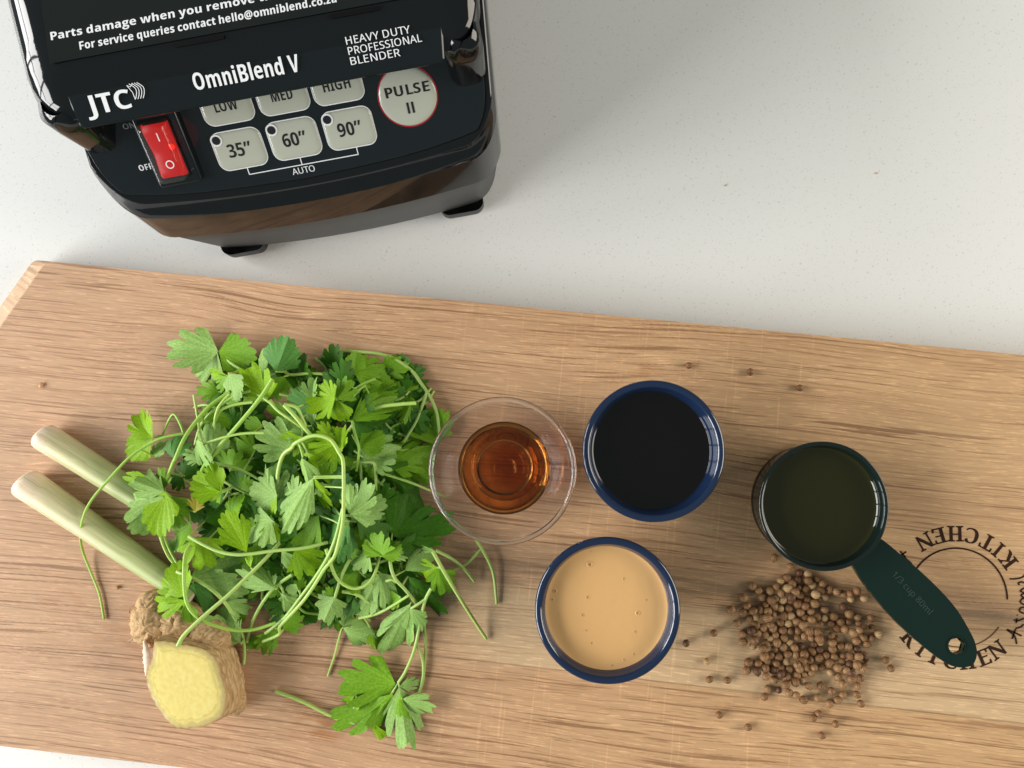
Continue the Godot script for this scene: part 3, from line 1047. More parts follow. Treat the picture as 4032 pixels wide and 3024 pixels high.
func measuring_cup() -> void:
	var at := Vector3(0.1565, BOARD, 0.0400)
	var t := thing("measuring_cup", "dark green plastic measuring cup of oil with a pierced handle", "measuring cup", at)
	var p := smooth_profile([Vector2(0.0, 0.0005), Vector2(0.024, 0.0002), Vector2(0.0285, 0.0006), Vector2(0.0304, 0.0030), Vector2(0.0314, 0.0100), Vector2(0.0326, 0.0220), Vector2(0.0332, 0.0284), Vector2(0.0341, 0.0288), Vector2(0.0344, 0.0297), Vector2(0.0338, 0.0304), Vector2(0.0326, 0.0302), Vector2(0.0319, 0.0292), Vector2(0.0315, 0.0250), Vector2(0.0304, 0.0120), Vector2(0.0292, 0.0045), Vector2(0.0, 0.0035)], 4)
	obj("cup", lathe(p, 112), M.cup, t)
	# the handle: two halves either side of the line through its hole, as one plate
	var hole := Vector2(0.2290, 0.1152)
	var neck := Vector2(0.1862, 0.0682)
	var ax := (hole - neck).normalized()
	var ay := Vector2(ax.y, -ax.x)
	var side_a := [[190.6, 58.4], [195.0, 61.8], [200.0, 66.1], [210.6, 75.2], [221.7, 86.1], [230.5, 96.8], [237.4, 109.3], [239.6, 115.6], [239.7, 120.5], [238.2, 124.2]]
	var side_b := [[174.6, 72.0], [179.0, 79.5], [184.9, 88.0], [196.0, 101.1], [203.2, 108.4], [214.9, 118.5], [223.8, 124.7], [229.5, 126.6], [234.6, 126.3], [237.2, 125.2]]
	var h := 0.0035
	var st := begin()
	for half in 2:
		var pts := []
		for q in (side_a if half == 0 else side_b):
			var w := Vector2(q[0], q[1]) * 0.001 - hole
			pts.append(Vector2(w.dot(ax), w.dot(ay)))
		pts = smooth_profile(pts, 3)
		var tip := 0.0128
		var out := PackedVector2Array()
		for q in pts:
			out.append(q)
		out.append(Vector2(tip, 0))
		var arc := PackedVector2Array()
		for k in 13:
			var a := PI * k / 12.0
			arc.append(Vector2(cos(a) * 0.0044, sin(a) * 0.0044 * (1 if half == 0 else -1)))
		var poly := out.duplicate()
		poly.append_array(arc)
		poly.append(Vector2(pts[0].x, 0.0))
		for z in [h, 0.0]:
			flat_cap(st, poly, z, 5 + half)
		# outer edge with a small round, and the wall of the hole
		var sgn := 1.0 if half == 0 else -1.0
		for i in out.size() - 1:
			var q0 := out[i]
			var q1 := out[i + 1]
			st.set_smooth_group(1)
			for v in [Vector3(q0.x, q0.y, 0), Vector3(q0.x, q0.y, h), Vector3(q1.x, q1.y, h), Vector3(q0.x, q0.y, 0), Vector3(q1.x, q1.y, h), Vector3(q1.x, q1.y, 0)] if sgn > 0 else [Vector3(q0.x, q0.y, 0), Vector3(q1.x, q1.y, h), Vector3(q0.x, q0.y, h), Vector3(q0.x, q0.y, 0), Vector3(q1.x, q1.y, 0), Vector3(q1.x, q1.y, h)]:
				vert(st, v)
		for i in 12:
			var q0 := arc[i]
			var q1 := arc[i + 1]
			st.set_smooth_group(2)
			for v in [Vector3(q0.x, q0.y, 0), Vector3(q1.x, q1.y, h), Vector3(q0.x, q0.y, h), Vector3(q0.x, q0.y, 0), Vector3(q1.x, q1.y, 0), Vector3(q1.x, q1.y, h)]:
				vert(st, v)
	var handle := obj("handle", finish(st), M.cup_handle, t)
	var place := Transform3D(Basis(Vector3(ax.x, 0, ax.y), Vector3(ay.x, 0, ay.y), Vector3.UP), Vector3(hole.x, BOARD + 0.0170, hole.y) - at)
	handle.transform = place
	var lip := PackedVector2Array()
	for k in 24:
		lip.append(Vector2(cos(TAU * k / 24) * 0.0047, sin(TAU * k / 24) * 0.0047))
	obj("hole_rim", ribbon(lip, 0.0007, h + 0.0004, true), M.cup_handle, handle)
	writing("lettering", "1/3 cup 80ml", sans, M.cup_text, handle, Transform3D(Basis(), Vector3(0, 0, h)), -0.0500, 0.0005, 0.0285, 0.0034, 0.00025)
	var o := obj("oil", lathe([Vector2(0.0, 0.016), Vector2(0.0305, 0.016), Vector2(0.0316, 0.0242), Vector2(0.0310, 0.0234), Vector2(0.0302, 0.0229), Vector2(0.0288, 0.0227), Vector2(0.0, 0.0227)], 96, [1, 2]), M.oil)
	o.position = at
	tag(o, "dark olive oil filling the measuring cup", "oil")


# ------------------------------------------------------------------ coriander seeds
func seed_mesh() -> ArrayMesh:
	var st := begin()
	var rings := []
	var tints := []
	for i in 13:
		var f := i / 12.0
		var ring := PackedVector3Array()
		var th := PI * f
		var y := -cos(th) * 1.10
		var r := sin(th)
		if f > 0.9:
			y += (f - 0.9) * 2.6
		for j in 40:
			var a := TAU * j / 40
			var ridge := cos(a * 10.0 + 0.35 * sin(th * 3.0))
			ring.append(Vector3(cos(a) * r * (1 + 0.035 * ridge), y, sin(a) * r * (1 + 0.035 * ridge)))
		rings.append(ring)
	st.set_smooth_group(0)
	for i in 12:
		for j in 40:
			var k := (j + 1) % 40
			for e in [[i, k], [i + 1, k], [i + 1, j], [i, k], [i + 1, j], [i, j]]:
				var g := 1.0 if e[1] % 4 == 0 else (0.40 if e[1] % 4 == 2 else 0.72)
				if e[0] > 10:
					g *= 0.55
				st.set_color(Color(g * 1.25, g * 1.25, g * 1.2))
				vert(st, rings[e[0]][e[1]])
	return finish(st)


func seeds() -> void:
	var shape := seed_mesh()
	var heap := [
		[138.6,72.1,147.8,76.9,152.6,80.5,157.3,81,145.6,83.2,151.8,84.4,162.6,84,156.7,84.6,142.2,85.2,147.9,86.3,165.6,86.5,159.7,87.4,144.7,88.4,139.8,88.4,151.9,88.8,156.1,89.5,136.1,90.7,148,90.2,163.8,90.2,169.2,89.6],
		[172.8,90.6,176.9,91.8,180.2,91.5,183.1,89.5,126.1,88,129.5,90.5,141.5,91.6,145.7,92.6,152.9,92.9,160.1,91.7,120.8,94.4,131.4,94.4,138.9,94.7,143,95.7,147.4,96.1,156.4,95.4,166.8,93.9,162.9,95.3,160,97.2,181.2,95.1],
		[188.6,94.5,135.8,95.5,150.7,97.5,154.6,98.5,133.4,98.4,122.9,99.3,138,99.4,141.6,100.6,146.3,100.3,113.7,101.3,120.5,102.8,125.8,101.7,130.2,101.3,134.1,101.7,166.4,101,176.9,99.2,152.7,102.6,158.6,101.9,128.1,105.3,132.8,104.8],
		[137.2,104.1,143.1,104.6,147.2,104.6,161.9,105.1,166.2,105.8,171.4,104.7,180,103.1,184.7,105.1,192.3,105.6,124.2,106.5,133.7,108.1,149.7,107.2,155.2,105.9,157.7,105.9,141.5,108.3,145.8,108.6,153,109,116.7,108.9,127.5,109.7,163.6,109.1],
		[169.8,109.1,175.2,107.9,179.3,107.9,185.2,109,187.7,110.5,192.5,111,131.6,111.2,137,111.3,124.4,112.4,142.7,112.5,146.8,112.9,151.2,112.7,155.3,111.5,159.2,111.5,172.8,111.5,176.4,111.2,179.9,112.3,182.8,110.5,120.2,114.6,128.2,114.5],
		[132.6,115.3,138.5,115.4,163.5,114,196.3,114.1,143.1,116.9,150.8,116.6,154.7,115.6,157.5,115.6,160.9,115.8,172.1,117,169.4,114.7,187.5,116.2,192.5,116.6,183.6,118.1,120.1,119.1,125.8,117.6,135.6,117.3,133.2,120.3,138.8,119.3,146.1,119.4],
		[159.7,120,163.4,118.9,169.3,118.6,178.9,121.2,189.5,120.1,125.7,121.6,130.4,122.2,152.5,121.2,142.7,121.8,148.4,121.7,137.8,123.1,170.2,122.6,174.6,121,184,123,163,123.1,158.6,124.2,130.5,126,135.4,126.4,145,125.8,149.6,126],
		[153.7,125.3,140,127.4,166.5,126.2,162.4,127.7,170.8,127.4,176,126.6,178.8,125.8,182.7,125.5,188.5,127.7,186.8,125.2,157.5,128.8,151.8,128.6,148.2,129.9,133.6,129.8,144.1,129.8,138.2,130.6,128.6,131.1,123,130.4,167.7,130,174.4,129.4],
		[177.9,129.9,181,129.8,171.2,131.7,184,131.6,188.1,131.8,164.3,132.8,175.3,132.7,132,133.2,141.2,133.1,145.6,134,136.3,134.4,151.5,133.7,155.6,132.8,158.9,132.3,121.9,135,127.3,134.9,181.4,134.6,177.8,133.7,131.9,137.1,140.6,136.5],
		[168.8,135.8,158.1,136.1,154.2,137.1,150.1,137.5,173.1,138,177.8,137.2,144.2,138.7,137,139.9,148.2,140.5,185.4,138.6,142.6,141.7,152.8,140.7,174.8,141.5,155.9,142.5,163,143.2,183.7,142.9,133.8,145.2,139.7,145.7,143.7,145.4,147.3,146.1],
		[169.1,146.1,175.4,147.8,183.1,147.7,131.6,149.5,161.3,149.7,172.3,150.9,153.4,150.8,167.6,152.9,185.2,152.7]
	]
	var strays := [[99.8, 130.3, "lone straw coloured coriander seed left of the heap, just right of the peanut ramekin's rim"], [88.2, 120.3, "darkest coriander seed, alone close beside the peanut ramekin"], [103.9, 114.5, "single dark coriander seed lying between the peanut ramekin and the upper heap"],
		[101.1, 140.2, "outer one of two loose coriander seeds low on the left, with a stalk"], [111.1, 140.6, "inner one of two loose coriander seeds low on the left"], [199.7, 128.6, "upper of the paired coriander seeds below the cup handle"], [202.6, 133.2, "lower of the paired coriander seeds below the cup handle"],
		[106.2, 159.7, "loose brown coriander seed straight below the left side of the heap"], [122.3, 166.3, "loose coriander seed at the very bottom left of the spill"], [158.5, 160.9, "left one of two touching coriander seeds below the heap"], [161.9, 158.5, "right one of two touching coriander seeds below the heap"],
		[170.9, 164.0, "loose coriander seed at the lower right end of the spill"], [163.0, 170.3, "lowest coriander seed of all, nearest the board's lower edge"], [91.8, -37.8, "single coriander seed above the ramekin of black sauce"], [127.2, -34.1, "middle one of three coriander seeds near the board's top edge"], [155.4, -24.8, "rightmost of three coriander seeds near the board's top edge"]]
	var placed := []
	var all := []
	for r in heap:
		for k in range(0, r.size(), 2):
			all.append([r[k], r[k + 1], ""])
	all.append_array(strays)
	var proto: MeshInstance3D
	for s in all:
		var rad := 0.00212 * rng.randf_range(0.86, 1.12)
		if s[2] != "":
			rad = 0.00195
		var p := Vector3(s[0] * 0.001, BOARD + rad, s[1] * 0.001)
		for q in placed:      # a seed that lands on another rests on it
			var gap := Vector2(p.x - q[0].x, p.z - q[0].z).length()
			var reach: float = (rad + q[1]) * 0.97
			if gap < reach * 0.93:
				p.y = maxf(p.y, q[0].y + sqrt(reach * reach - gap * gap))
		p.y = minf(p.y, BOARD + 0.0085)
		placed.append([p, rad])
		var o: MeshInstance3D
		if proto == null:
			o = obj("coriander_seed", shape, M.seed0)
			proto = o
		else:
			o = proto.duplicate()
			o.name = numbered("coriander_seed")
			add_child(o, true)
		var pick := rng.randf()
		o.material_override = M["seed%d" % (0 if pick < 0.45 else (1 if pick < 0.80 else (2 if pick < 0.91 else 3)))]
		if s[2].begins_with("darkest"):
			o.material_override = M.seed3
		elif s[2].begins_with("lone straw"):
			o.material_override = M.seed2
		elif s[2] != "":
			o.material_override = M.seed1
		var axis := Vector3(rng.randfn(), rng.randfn() * 0.55, rng.randfn()).normalized()
		var b := Basis(Quaternion(Vector3.UP, axis)) * Basis(Vector3.UP, rng.randf() * TAU)
		o.transform = Transform3D(b.scaled(Vector3.ONE * rad), p)
		if s[2] == "":
			tag(o, "ridged brown coriander seed in the loose heap below the measuring cup", "seed", "coriander seeds heaped below the measuring cup")
		else:
			tag(o, s[2], "seed", "stray coriander seeds on the board")


# ------------------------------------------------------------------ lemongrass
func lemongrass_texture() -> ImageTexture:
	var w := 256
	var h := 512
	var d := PackedByteArray()
	d.resize(w * h * 3)
	var no := noise(41, 3)
	for y in h:
		var v := float(y) / h
		for x in w:
			var u := float(x) / w
			var fib := no.get_noise_2d(u * 90.0, v * 3.0)
			var big := no.get_noise_2d(u * 8.0 + 5.0, v * 2.5)
			var c := Vector3(0.80, 0.65, 0.48).lerp(Vector3(0.63, 0.585, 0.33), sstep(0.06, 0.34, v + big * 0.12))
			c = c.lerp(Vector3(0.44, 0.515, 0.20), sstep(0.35, 0.9, v + big * 0.15))
			c *= 0.93 + 0.24 * fib
			# the edge of the outer sheath runs along the stalk
			var e := absf(u - 0.765 - 0.04 * v)
			c = c.lerp(Vector3(0.50, 0.22, 0.16), 0.55 * exp(-pow(e / 0.012, 2)) * (1 - sstep(0.2, 0.5, v)))
			c = c.lerp(Vector3(0.68, 0.74, 0.42), 0.4 * exp(-pow((e - 0.02) / 0.012, 2)))
			var i := (y * w + x) * 3
			d[i] = int(255 * pow(clampf(c.x, 0, 1), 0.4545))
			d[i + 1] = int(255 * pow(clampf(c.y, 0, 1), 0.4545))
			d[i + 2] = int(255 * pow(clampf(c.z, 0, 1), 0.4545))
	return image_of(w, h, d)


func lemongrass() -> void:
	var m := mat(Color(1, 1, 1), 0.38, 0.45)
	m.albedo_texture = lemongrass_texture()
	m.subsurf_scatter_enabled = true
	m.subsurf_scatter_strength = 0.08
	var core := mat(Color(0.76, 0.62, 0.47), 0.5, 0.4)
	var stalks := [[Vector3(-0.2836, 0, 0.0030), Vector3(-0.2150, 0, 0.0450), 0.0079, 0.0068, "upper lemongrass stalk, its pale root end edged with red", 0.6], [Vector3(-0.2925, 0, 0.0300), Vector3(-0.1930, 0, 0.0958), 0.0088, 0.0060, "lower and thicker lemongrass stalk with a rounded cream root end", -0.2]]
	for s in stalks:
		var t := thing("lemongrass_stalk", s[4], "lemongrass", Vector3(s[0].x, BOARD, s[0].z), "lemongrass stalks on the board")
		var dir: Vector3 = (s[1] - s[0])
		var length := dir.length()
		dir = dir.normalized()
		var side := Vector3.UP.cross(dir)
		var st := begin()
		var rings := []
		for k in 34:
			var f := pow(k / 33.0, 1.6)
			var d := f * length
			var r := lerpf(s[2], s[3], pow(f, 0.8))
			r *= 1.0 - 0.07 * pow(clampf(1.0 - d / 0.004, 0, 1), 2.0)
			var ring := PackedVector3Array()
			for j in 48:
				var a: float = -TAU * j / 48 + s[5]
				var u := j / 48.0
				var lap: float = 1.0 + 0.035 * (1.0 - absf(u - 0.78) * 5.0 if absf(u - 0.78) < 0.2 and u > 0.77 else 0.0) + 0.008 * sin(a * 9.0)
				var slant: float = 0.16 * r * cos(a) * pow(1.0 - f, 12.0)
				ring.append(dir * (d + slant) + Vector3.UP * (r + sin(a) * r * lap) + side * cos(a) * r * lap * 1.02)
			rings.append(ring)
		loft(st, rings)
		obj("sheath", finish(st), m, t)
		# an older layer of the sheath still wraps part of the stalk
		st = begin()
		var outer := []
		for k in range(2, 34):
			var whole: PackedVector3Array = rings[k]
			var c0 := Vector3.ZERO
			for p in whole:
				c0 += p / whole.size()
			var part := PackedVector3Array()
			var from: int = 22 + int(k * 0.12)
			for j in range(from, 44 - int(k * 0.05)):
				var edge := minf(1.0, minf(j - from, 43 - int(k * 0.05) - j) / 2.0)
				part.append(c0 + (whole[j] - c0) * (1.01 + 0.055 * edge))
			while part.size() < 22:
				part.append(part[-1])
			part.resize(22)
			outer.append(part)
		loft(st, outer, false)
		obj("outer_sheath", finish(st), m, t)
		for e in 2:
			st = begin()
			var caps := []
			var base: PackedVector3Array = rings[0] if e == 0 else rings[-1]
			var c := Vector3.ZERO
			for p in base:
				c += p / base.size()
			for q in [[1.0, 0.0], [0.90, 0.0008], [0.66, 0.0010], [0.62, 0.0004], [0.34, 0.0007], [0.30, 0.0003], [0.0, 0.0005]]:
				var r2 := PackedVector3Array()
				for p in base:
					r2.append(c + (p - c) * q[0] + dir * q[1] * (-1.0 if e == 0 else 1.0))
				caps.append(r2)
			loft(st, caps)
			obj("cut_end", finish(st), core, t)


# ------------------------------------------------------------------ ginger
func ginger() -> void:
	var no := noise(51, 4)
	var skin := mat(Color(1, 1, 1), 0.75, 0.3)
	var d := PackedByteArray()
	var n := 256
	d.resize(n * n * 3)
	for y in n:
		for x in n:
			var u := float(x) / n
			var v := float(y) / n
			var cu := Vector2(cos(u * TAU), sin(u * TAU))
			var f := no.get_noise_3d(cu.x * 3.0, cu.y * 3.0, v * 14.0)
			var g := no.get_noise_3d(cu.x * 14.0, cu.y * 14.0, v * 20.0 + 9.0)
			var band := sin(v * 42.0 + f * 5.0)
			var c := Vector3(0.60, 0.41, 0.215).lerp(Vector3(0.33, 0.19, 0.075), clampf(0.45 + 0.9 * f + 0.3 * g + 0.12 * band, 0, 1))
			c = c.lerp(Vector3(0.62, 0.43, 0.24), sstep(0.25, 0.6, g) * 0.6)
			var i := (y * n + x) * 3
			d[i] = int(255 * pow(clampf(c.x, 0, 1), 0.4545))
			d[i + 1] = int(255 * pow(clampf(c.y, 0, 1), 0.4545))
			d[i + 2] = int(255 * pow(clampf(c.z, 0, 1), 0.4545))
	skin.albedo_texture = image_of(n, n, d)
	skin.heightmap_enabled = true
	skin.heightmap_texture = skin.albedo_texture
	skin.heightmap_scale = 0.09
	var t := thing("ginger_root", "knobbly piece of ginger root with a yellow cut face", "ginger", Vector3(-0.187, BOARD, 0.138))
	# the cut outline, from above, relative to the root's middle
	var cut := [[-204.8, 115.1], [-198.2, 115.0], [-191.1, 116.7], [-183.5, 117.8], [-176.9, 120.2], [-171.7, 125.0], [-168.5, 132.3], [-166.3, 139.1], [-164.7, 144.9], [-166.4, 153.6], [-170.4, 157.0], [-177.3, 159.8], [-184.8, 160.6], [-190.3, 160.1], [-194.4, 157.8], [-200.1, 151.1], [-204.3, 144.8], [-206.5, 139.5], [-208.2, 133.2], [-207.4, 128.3], [-205.5, 123.4], [-204.8, 115.1]]
	var pts := []
	for c in cut:
		pts.append(Vector2(c[0] + 187.0, c[1] - 138.0) * 0.001)
	pts = smooth_profile(pts, 5)
	pts.pop_back()
	var lift := func(q: Vector2) -> float: return 0.0262 + q.y * 0.05 - q.x * 0.07
	var rings := []
	for k in 19:
		var f := k / 18.0
		var ring := PackedVector3Array()
		for i in pts.size():
			var q: Vector2 = pts[i]
			var belly := 1.0 + 0.05 * sin(PI * clampf(f * 1.05, 0, 1)) - 0.20 * pow(1.0 - f, 4.0)
			var top: float = lift.call(q)
			var y := top * f
			var a := q.angle()
			var wob := 0.0014 * no.get_noise_3d(cos(a) * 3.0, sin(a) * 3.0, f * 5.0) + 0.0005 * sin(f * 30.0 + no.get_noise_2d(a, f) * 4.0)
			if f > 0.97:
				wob = 0.0006 * no.get_noise_2d(a * 9.0, 3.0)
			var away := q.normalized() * wob
			# the foot spreads towards the right and the top, where the skin shows
			var foot := Vector2(0.0040, -0.0008) * pow(1.0 - f, 1.3) * clampf(0.5 + q.x * 40.0, 0, 1)
			ring.append(Vector3(q.x * belly + away.x + foot.x, y, q.y * belly + away.y + foot.y))
		rings.append(ring)
	var st := begin()
	loft(st, rings)
	var base_ring: PackedVector3Array = rings[-1]
	obj("skin", finish(st), skin, t)
	# the pale cut face, a little rough, and the thin rind round it
	var pith := mat(Color(1, 1, 1), 0.2, 0.5)
	var m := 256
	d = PackedByteArray()
	d.resize(m * m * 3)
	for y in m:
		for x in m:
			var u := (float(x) / m - 0.5) * 2.0
			var v := (float(y) / m - 0.5) * 2.0
			var r := sqrt(u * u + v * v)
			var g := no.get_noise_2d(u * 5.0, v * 5.0)
			var s := no.get_noise_2d(u * 34.0, v * 34.0)
			var c := Vector3(0.88, 0.75, 0.28).lerp(Vector3(0.79, 0.64, 0.195), clampf(0.40 + g * 0.6, 0, 1))
			c = c.lerp(Vector3(0.62, 0.50, 0.20), sstep(0.80, 0.94, r + g * 0.06))
			c = c.lerp(Vector3(0.52, 0.33, 0.13), sstep(0.95, 0.995, r + g * 0.03))
			c = c.lerp(Vector3(0.50, 0.40, 0.11), 0.35 * exp(-pow((r - 0.80 + g * 0.05) / 0.02, 2)))
			c *= 1.0 + 0.06 * s
			var i := (y * m + x) * 3
			d[i] = int(255 * pow(clampf(c.x, 0, 1), 0.4545))
			d[i + 1] = int(255 * pow(clampf(c.y, 0, 1), 0.4545))
			d[i + 2] = int(255 * pow(clampf(c.z, 0, 1), 0.4545))
	pith.albedo_texture = image_of(m, m, d)
	pith.subsurf_scatter_enabled = true
	pith.subsurf_scatter_strength = 0.1
	st = begin()
	for k in 14:
		var f0 := 1.0 - k / 14.0
		var f1 := 1.0 - (k + 1) / 14.0
		for j in base_ring.size():
			var j2 := (j + 1) % base_ring.size()
			for e in [[f0, j2], [f1, j2], [f1, j], [f0, j2], [f1, j], [f0, j]]:
				var p: Vector3 = base_ring[e[1]]
				var q: Vector2 = Vector2(p.x, p.z) * float(e[0])
				var y: float = lift.call(q) + 0.0010 * (1.0 - pow(e[0], 6.0)) * (1 if e[0] < 1 else 0) + 0.00012 * no.get_noise_2d(q.x * 250.0, q.y * 250.0)
				var a: float = TAU * e[1] / base_ring.size()
				vert(st, Vector3(q.x, y, q.y), Vector2(0.5 + cos(a) * 0.5 * e[0], 0.5 + sin(a) * 0.5 * e[0]))
	obj("cut_face", finish(st), pith, t)
	# the wrinkled knob at its upper left, as a lumpy ball squashed onto the board
	for kb in [[Vector3(-0.2135, 0, 0.1090), Vector3(0.0130, 0.0105, 0.0140), 0.3], [Vector3(-0.2140, 0, 0.0995), Vector3(0.0098, 0.0092, 0.0085), 1.1], [Vector3(-0.1985, 0, 0.1085), Vector3(0.0150, 0.0100, 0.0125), 2.1], [Vector3(-0.1810, 0, 0.1165), Vector3(0.0130, 0.0100, 0.0100), 0.9], [Vector3(-0.1690, 0, 0.1530), Vector3(0.0075, 0.0065, 0.0085), 3.0]]:
		st = begin()
		rings = []
		for i in 25:
			var th := PI * i / 24.0
			var ring := PackedVector3Array()
			for j in 48:
				var a := TAU * j / 48
				var q := Vector3(sin(th) * cos(a), -cos(th), sin(th) * sin(a))
				var wr := 1.0 + 0.16 * no.get_noise_3d(q.x * 1.6 + kb[2], q.y * 1.6, q.z * 1.6) + 0.05 * sin((q.x * 0.8 + q.z) * 16.0 + 5.0 * no.get_noise_3d(q.x, q.y, q.z + kb[2])) * (0.4 + q.y * 0.6) + 0.05 * no.get_noise_3d(q.x * 7.0, q.y * 7.0, q.z * 7.0 + kb[2])
				ring.append(Vector3(q.x * kb[1].x, q.y * kb[1].y, q.z * kb[1].z) * wr)
			rings.append(ring)
		loft(st, rings)
		var o := obj("knob", finish(st), skin, t)
		o.position = kb[0] + Vector3(0.187, kb[1].y * 0.92, -0.138)
	# the peeled patch beside the cut
	var bare := mat(Color(0.72, 0.55, 0.42), 0.6, 0.3)
	st = begin()
	var strip := smooth_profile([Vector2(-0.0262, -0.0220), Vector2(-0.0240, -0.0150), Vector2(-0.0228, -0.0080), Vector2(-0.0225, -0.0035)], 6)
	var prev: PackedVector3Array
	var rr := []
	for i in strip.size():
		var f := float(i) / (strip.size() - 1)
		var wd := 0.0026 * sin(PI * clampf(0.12 + f * 0.86, 0, 1)) + 0.0007 * no.get_noise_2d(i * 0.7, 2.0)
		var q: Vector2 = strip[i]
		var hgt := lerpf(0.0208, 0.0252, f)
		rr.append(PackedVector3Array([Vector3(q.x + wd, hgt + 0.0004, q.y), Vector3(q.x + wd * 0.3, hgt + 0.0012, q.y), Vector3(q.x - wd * 0.6, hgt + 0.0002, q.y), Vector3(q.x - wd * 1.3, hgt - 0.0022, q.y)]))
	for i in rr.size() - 1:
		for e in 3:
			for v in [rr[i][e], rr[i][e + 1], rr[i + 1][e + 1], rr[i][e], rr[i + 1][e + 1], rr[i + 1][e]]:
				vert(st, v)
	obj("peeled_patch", finish(st), bare, t)
	# a few dry rootlets
	for r in [[-0.2262, 0.1050, -0.2292, 0.1020], [-0.2265, 0.1070, -0.2300, 0.1082], [-0.2262, 0.1165, -0.2285, 0.1215], [-0.2190, 0.0960, -0.2222, 0.0938]]:
		st = begin()
		tube(st, PackedVector3Array([Vector3(r[0] + 0.190, 0.012, r[1] - 0.138), Vector3((r[0] + r[2]) / 2 + 0.187, 0.0105, (r[1] + r[3]) / 2 - 0.1375), Vector3(r[2] + 0.187, 0.007, r[3] - 0.138)]), 0.0005, 0.00015, 6)
		obj("rootlet", finish(st), skin, t)


# ------------------------------------------------------------------ coriander
# one leaf from its foot to its tip; returns the mesh relative to the given origin
func leaf_mesh(foot: Vector3, tip: Vector3, wide: float, fold: float, roll: float, origin: Vector3) -> ArrayMesh:
	var along := tip - foot
	var length := along.length()
	along /= length
	length *= 1.10
	var up := (Vector3.UP - along * along.y)
	if up.length() < 0.05:
		up = Vector3.RIGHT
	up = up.normalized().rotated(along, roll)
	var side := along.cross(up)
	var n := 96
	var reach := 1.22 if wide > 0.6 else 0.95
	var phase := rng.randf() * TAU
	fold += rng.randf_range(-0.28, 0.18)
	var twist := rng.randf_range(-0.35, 0.35)
	var curl := rng.randf_range(-0.5, 0.22)
	var lobes := rng.randf_range(0.40, 0.50)
	var sx := wide / 1.16 * (1.0 if wide > 0.6 else 1.25)
	var st := begin()
	var rows := [0.0, 0.22, 0.45, 0.66, 0.84, 1.0]
	var grid := []
	var uvs := []
	var deep := rng.randf_range(0.10, 0.42)
	var crisp := rng.randf_range(0.02, 0.09)
	for f in rows:
		var row := PackedVector3Array()
		var uv := PackedVector2Array()
		for j in n + 1:
			var th := lerpf(-reach, reach, float(j) / n)
			var r := 0.70 + 0.30 * cos(th * 1.25)
			var cleft := 1.0 - deep * exp(-pow((absf(th) - lobes) / 0.042, 2)) - deep * 0.75 * exp(-pow((absf(th) - lobes * 1.95) / 0.042, 2))
			var bulge := 1.0 + 0.07 * cos((absf(th) - lobes * 0.5) / lobes * TAU)
			var tooth := (1.0 - 0.085 * (1.0 - pow(absf(sin(th * 12.5 + phase)), 0.75))) * (1.0 if deep < 0.2 else bulge)
			var edge := lerpf(1.0, cleft * tooth, f * f)
			var rr: float = r * f * edge
			var a: float = sin(th) * rr * sx
			var l: float = cos(th) * rr
			var y: float = fold * absf(a) + twist * a * l + curl * l * l * 0.8 + crisp * sin(th * 4.0 + phase * 2.0) * f * f + 0.005 * sin(th * 19.0 + phase) * f * f + 0.05 * sin(phase * 3.0) * cos(l * 5.0 + phase)
			row.append(foot - origin + (side * a + along * l + up * y) * length)
			uv.append(Vector2(0.5 + sin(th) * rr * 0.62, rr * cos(th)))
		grid.append(row)
		uvs.append(uv)
	for i in rows.size() - 1:
		for j in n:
			for e in [[i, j], [i + 1, j], [i + 1, j + 1], [i, j], [i + 1, j + 1], [i, j + 1]]:
				vert(st, grid[e[0]][e[1]], uvs[e[0]][e[1]])
	return finish(st)


func sprig(label: String, r: float, stems: Array, leaves: Array, group := "sprigs of the coriander heap") -> void:
	var o := Vector3(stems[0][0], 0, stems[0][1]) * 0.001 + Vector3(0, BOARD, 0)
	var t := thing("coriander_sprig", label, "coriander", o, group)
	var tone := rng.randi() % 3
	var k := 0
	for s in stems:
		var path := PackedVector3Array()
		for i in range(0, s.size(), 3):
			path.append(Vector3(s[i], s[i + 2], s[i + 1]) * 0.001 + Vector3(0, BOARD, 0) - o)
		var st := begin()
		r *= 1.02
		tube(st, smooth_path(path, 4), r * 0.001 * (1.0 if k == 0 else 0.85), r * 0.00082 * (1.0 if k == 0 else 0.85), 9)
		if k == 0:
			for l in leaves:
				if l.size() > 9:
					var a := Vector3(l[9], l[11], l[10]) * 0.001 + Vector3(0, BOARD, 0) - o
					var b := Vector3(l[0], l[2], l[1]) * 0.001 + Vector3(0, BOARD, 0) - o
					var mid := (a + b) / 2 - Vector3(0, 0.001, 0)
					tube(st, smooth_path(PackedVector3Array([a, mid, b]), 3), 0.00055, 0.00045, 6, 4)
		obj("stem", finish(st), M["stem%d" % tone], t)
		k += 1
	for l in leaves:
		var foot := Vector3(l[0], l[2], l[1]) * 0.001 + Vector3(0, BOARD, 0)
		var tip := Vector3(l[3], l[5], l[4]) * 0.001 + Vector3(0, BOARD, 0)
		obj("leaf", leaf_mesh(foot, tip, l[6], l[8], rng.randf_range(-0.45, 0.45), o), M["leaf%d" % int(l[7])], t)


